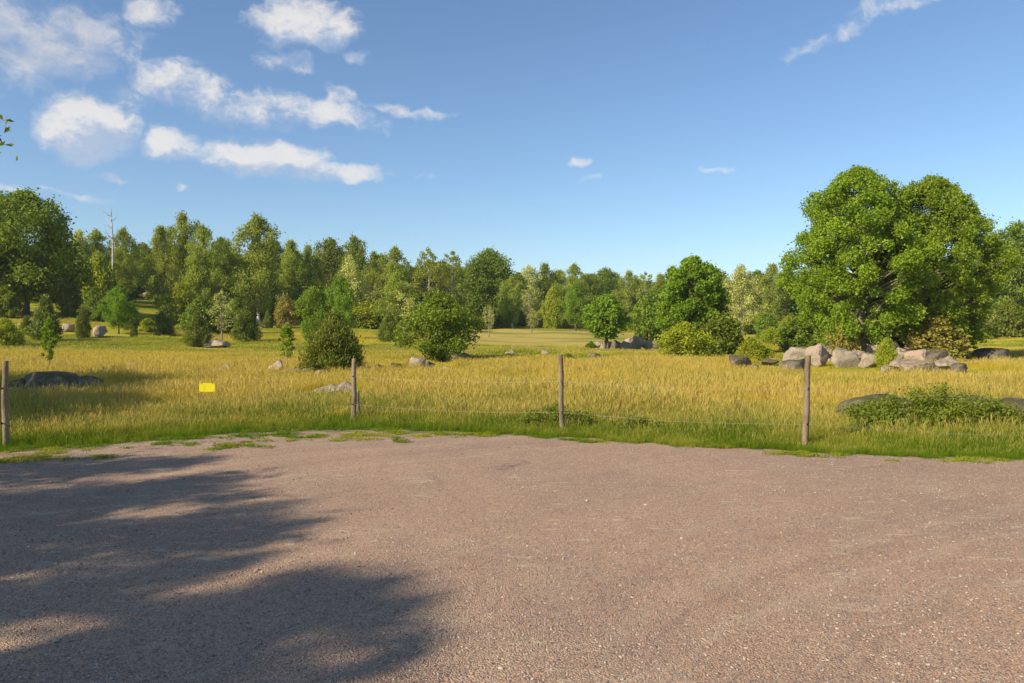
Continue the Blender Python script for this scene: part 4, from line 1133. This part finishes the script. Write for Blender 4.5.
for (px, py, r) in [(20, 470, .9), (60, 478, .8), (110, 468, .7), (150, 470, .6), (190, 463, .35), (15, 500, .8), (60, 510, .8), (100, 500, .7), (140, 498, .6), (175, 492, .5), (205, 482, .45), (240, 500, .40), (215, 510, .5), (255, 515, .4),
                    (280, 530, .35), (240, 540, .45), (200, 535, .45), (170, 550, .4), (20, 545, .7), (0, 575, .5), (50, 560, .4), (140, 580, .38), (110, 600, .38), (180, 575, .38), (180, 605, .35), (260, 560, .30), (215, 620, .35), (270, 590, .34), (310, 575, .30),
                    (345, 580, .28), (330, 595, .3), (370, 610, .28), (395, 625, .25), (425, 655, .18), (260, 610, .3), (190, 620, .3), (60, 600, .3), (20, 600, .35), (100, 660, .3), (210, 570, .3), (60, 540, .4), (20, 530, .4), (90, 530, .35), (180, 530, .4), (125, 610, .3), (90, 690, .3), (240, 660, .3), (275, 640, .3), (380, 590, .28), (405, 605, .22), (340, 610, .3), (300, 620, .32), (415, 640, .20), (250, 640, .3), (120, 640, .35), (80, 655, .35), (30, 670, .35), (60, 630, .25), (170, 660, .32), (210, 670, .3),
                    (0, 620, .3), (120, 680, .3), (350, 678, .25), (290, 665, .2), (330, 640, .22), (0, 700, .4), (60, 710, .4), (200, 710, .4), (320, 710, .35)]:
    x, y = gp(px, py); r0 = r; r *= .95
    for (hx, hy, hr) in [(97, 560, .13), (128, 535, .13), (158, 512, .13), (5, 650, .16), (45, 635, .16), (92, 614, .14), (225, 593, .16), (160, 641, .20), (292, 566, .2), (45, 486, .2), (120, 477, .2), (225, 508, .14), (365, 655, .2), (405, 675, .2), (320, 640, .12)]:
        ax, ay = gp(hx, hy)
        r = min(r, max(.55 * r0 if math.hypot(x - ax, y - ay) > hr else 0, math.hypot((x - ax) * .8, y - ay) * 1.15 - hr * .5))
    if r > .09: blobs.append((x, y, r))
for (gx, gy, r) in [(-9, 4, 1.2), (-8, 6, 1.2), (-9, 8, 1.2), (-6, 2.5, .9), (-4, 1.8, .8), (-3, 1, .8), (-7, 1, 1), (-5, 0, 1), (-9, 10, .9)]: blobs.append((gx, gy, r))
shade_tree('oak_tree', 'oak beside the gravel whose shadow falls across the lot', blobs, -12.5, -3.5, 9.0, 10.0, 77, 34000, twig=True, size=.12)
blobs = []; rb = np.random.default_rng(31)
for gy in np.arange(12.4, 23.4, .62):
    xr = np.interp(gy, [12, 14, 16, 19, 21, 22.3, 23.4], [-6.3, -6.9, -7.8, -9.0, -8.8, -9.0, -11.5]) + rb.normal() * .35
    for gx in np.arange(xr, -17.5, -.85):
        if rb.random() > .14: blobs.append((gx + rb.normal() * .1, gy + rb.normal() * .15, rb.uniform(.45, .7) + (.15 if gx < xr - 2 else 0)))
shade_tree('oak_tree', 'second oak left of the fence whose shadow darkens the grass', blobs, -21, 9.0, 9.0, 9.0, 78, 60000, size=.18)

def haze():
    import bmesh
    bm = bmesh.new(); bmesh.ops.create_cube(bm, size=1)
    me = bpy.data.meshes.new('haze'); bm.to_mesh(me); bm.free()
    m, t = new_mat('haze'); o_ = t.n('ShaderNodeOutputMaterial')
    v = t.n('ShaderNodeVolumePrincipled'); v.inputs['Color'].default_value = (.88, .92, 1, 1); v.inputs['Density'].default_value = .0002
    t.set(o_, 'Volume', v); me.materials.append(m)
    o = bpy.data.objects.new('haze', me); COL.objects.link(o)
    o.location = (0, 0, 16); o.scale = (9000, 9000, 40); props(o, 'thin pale summer haze', None, None, 'stuff')
haze()
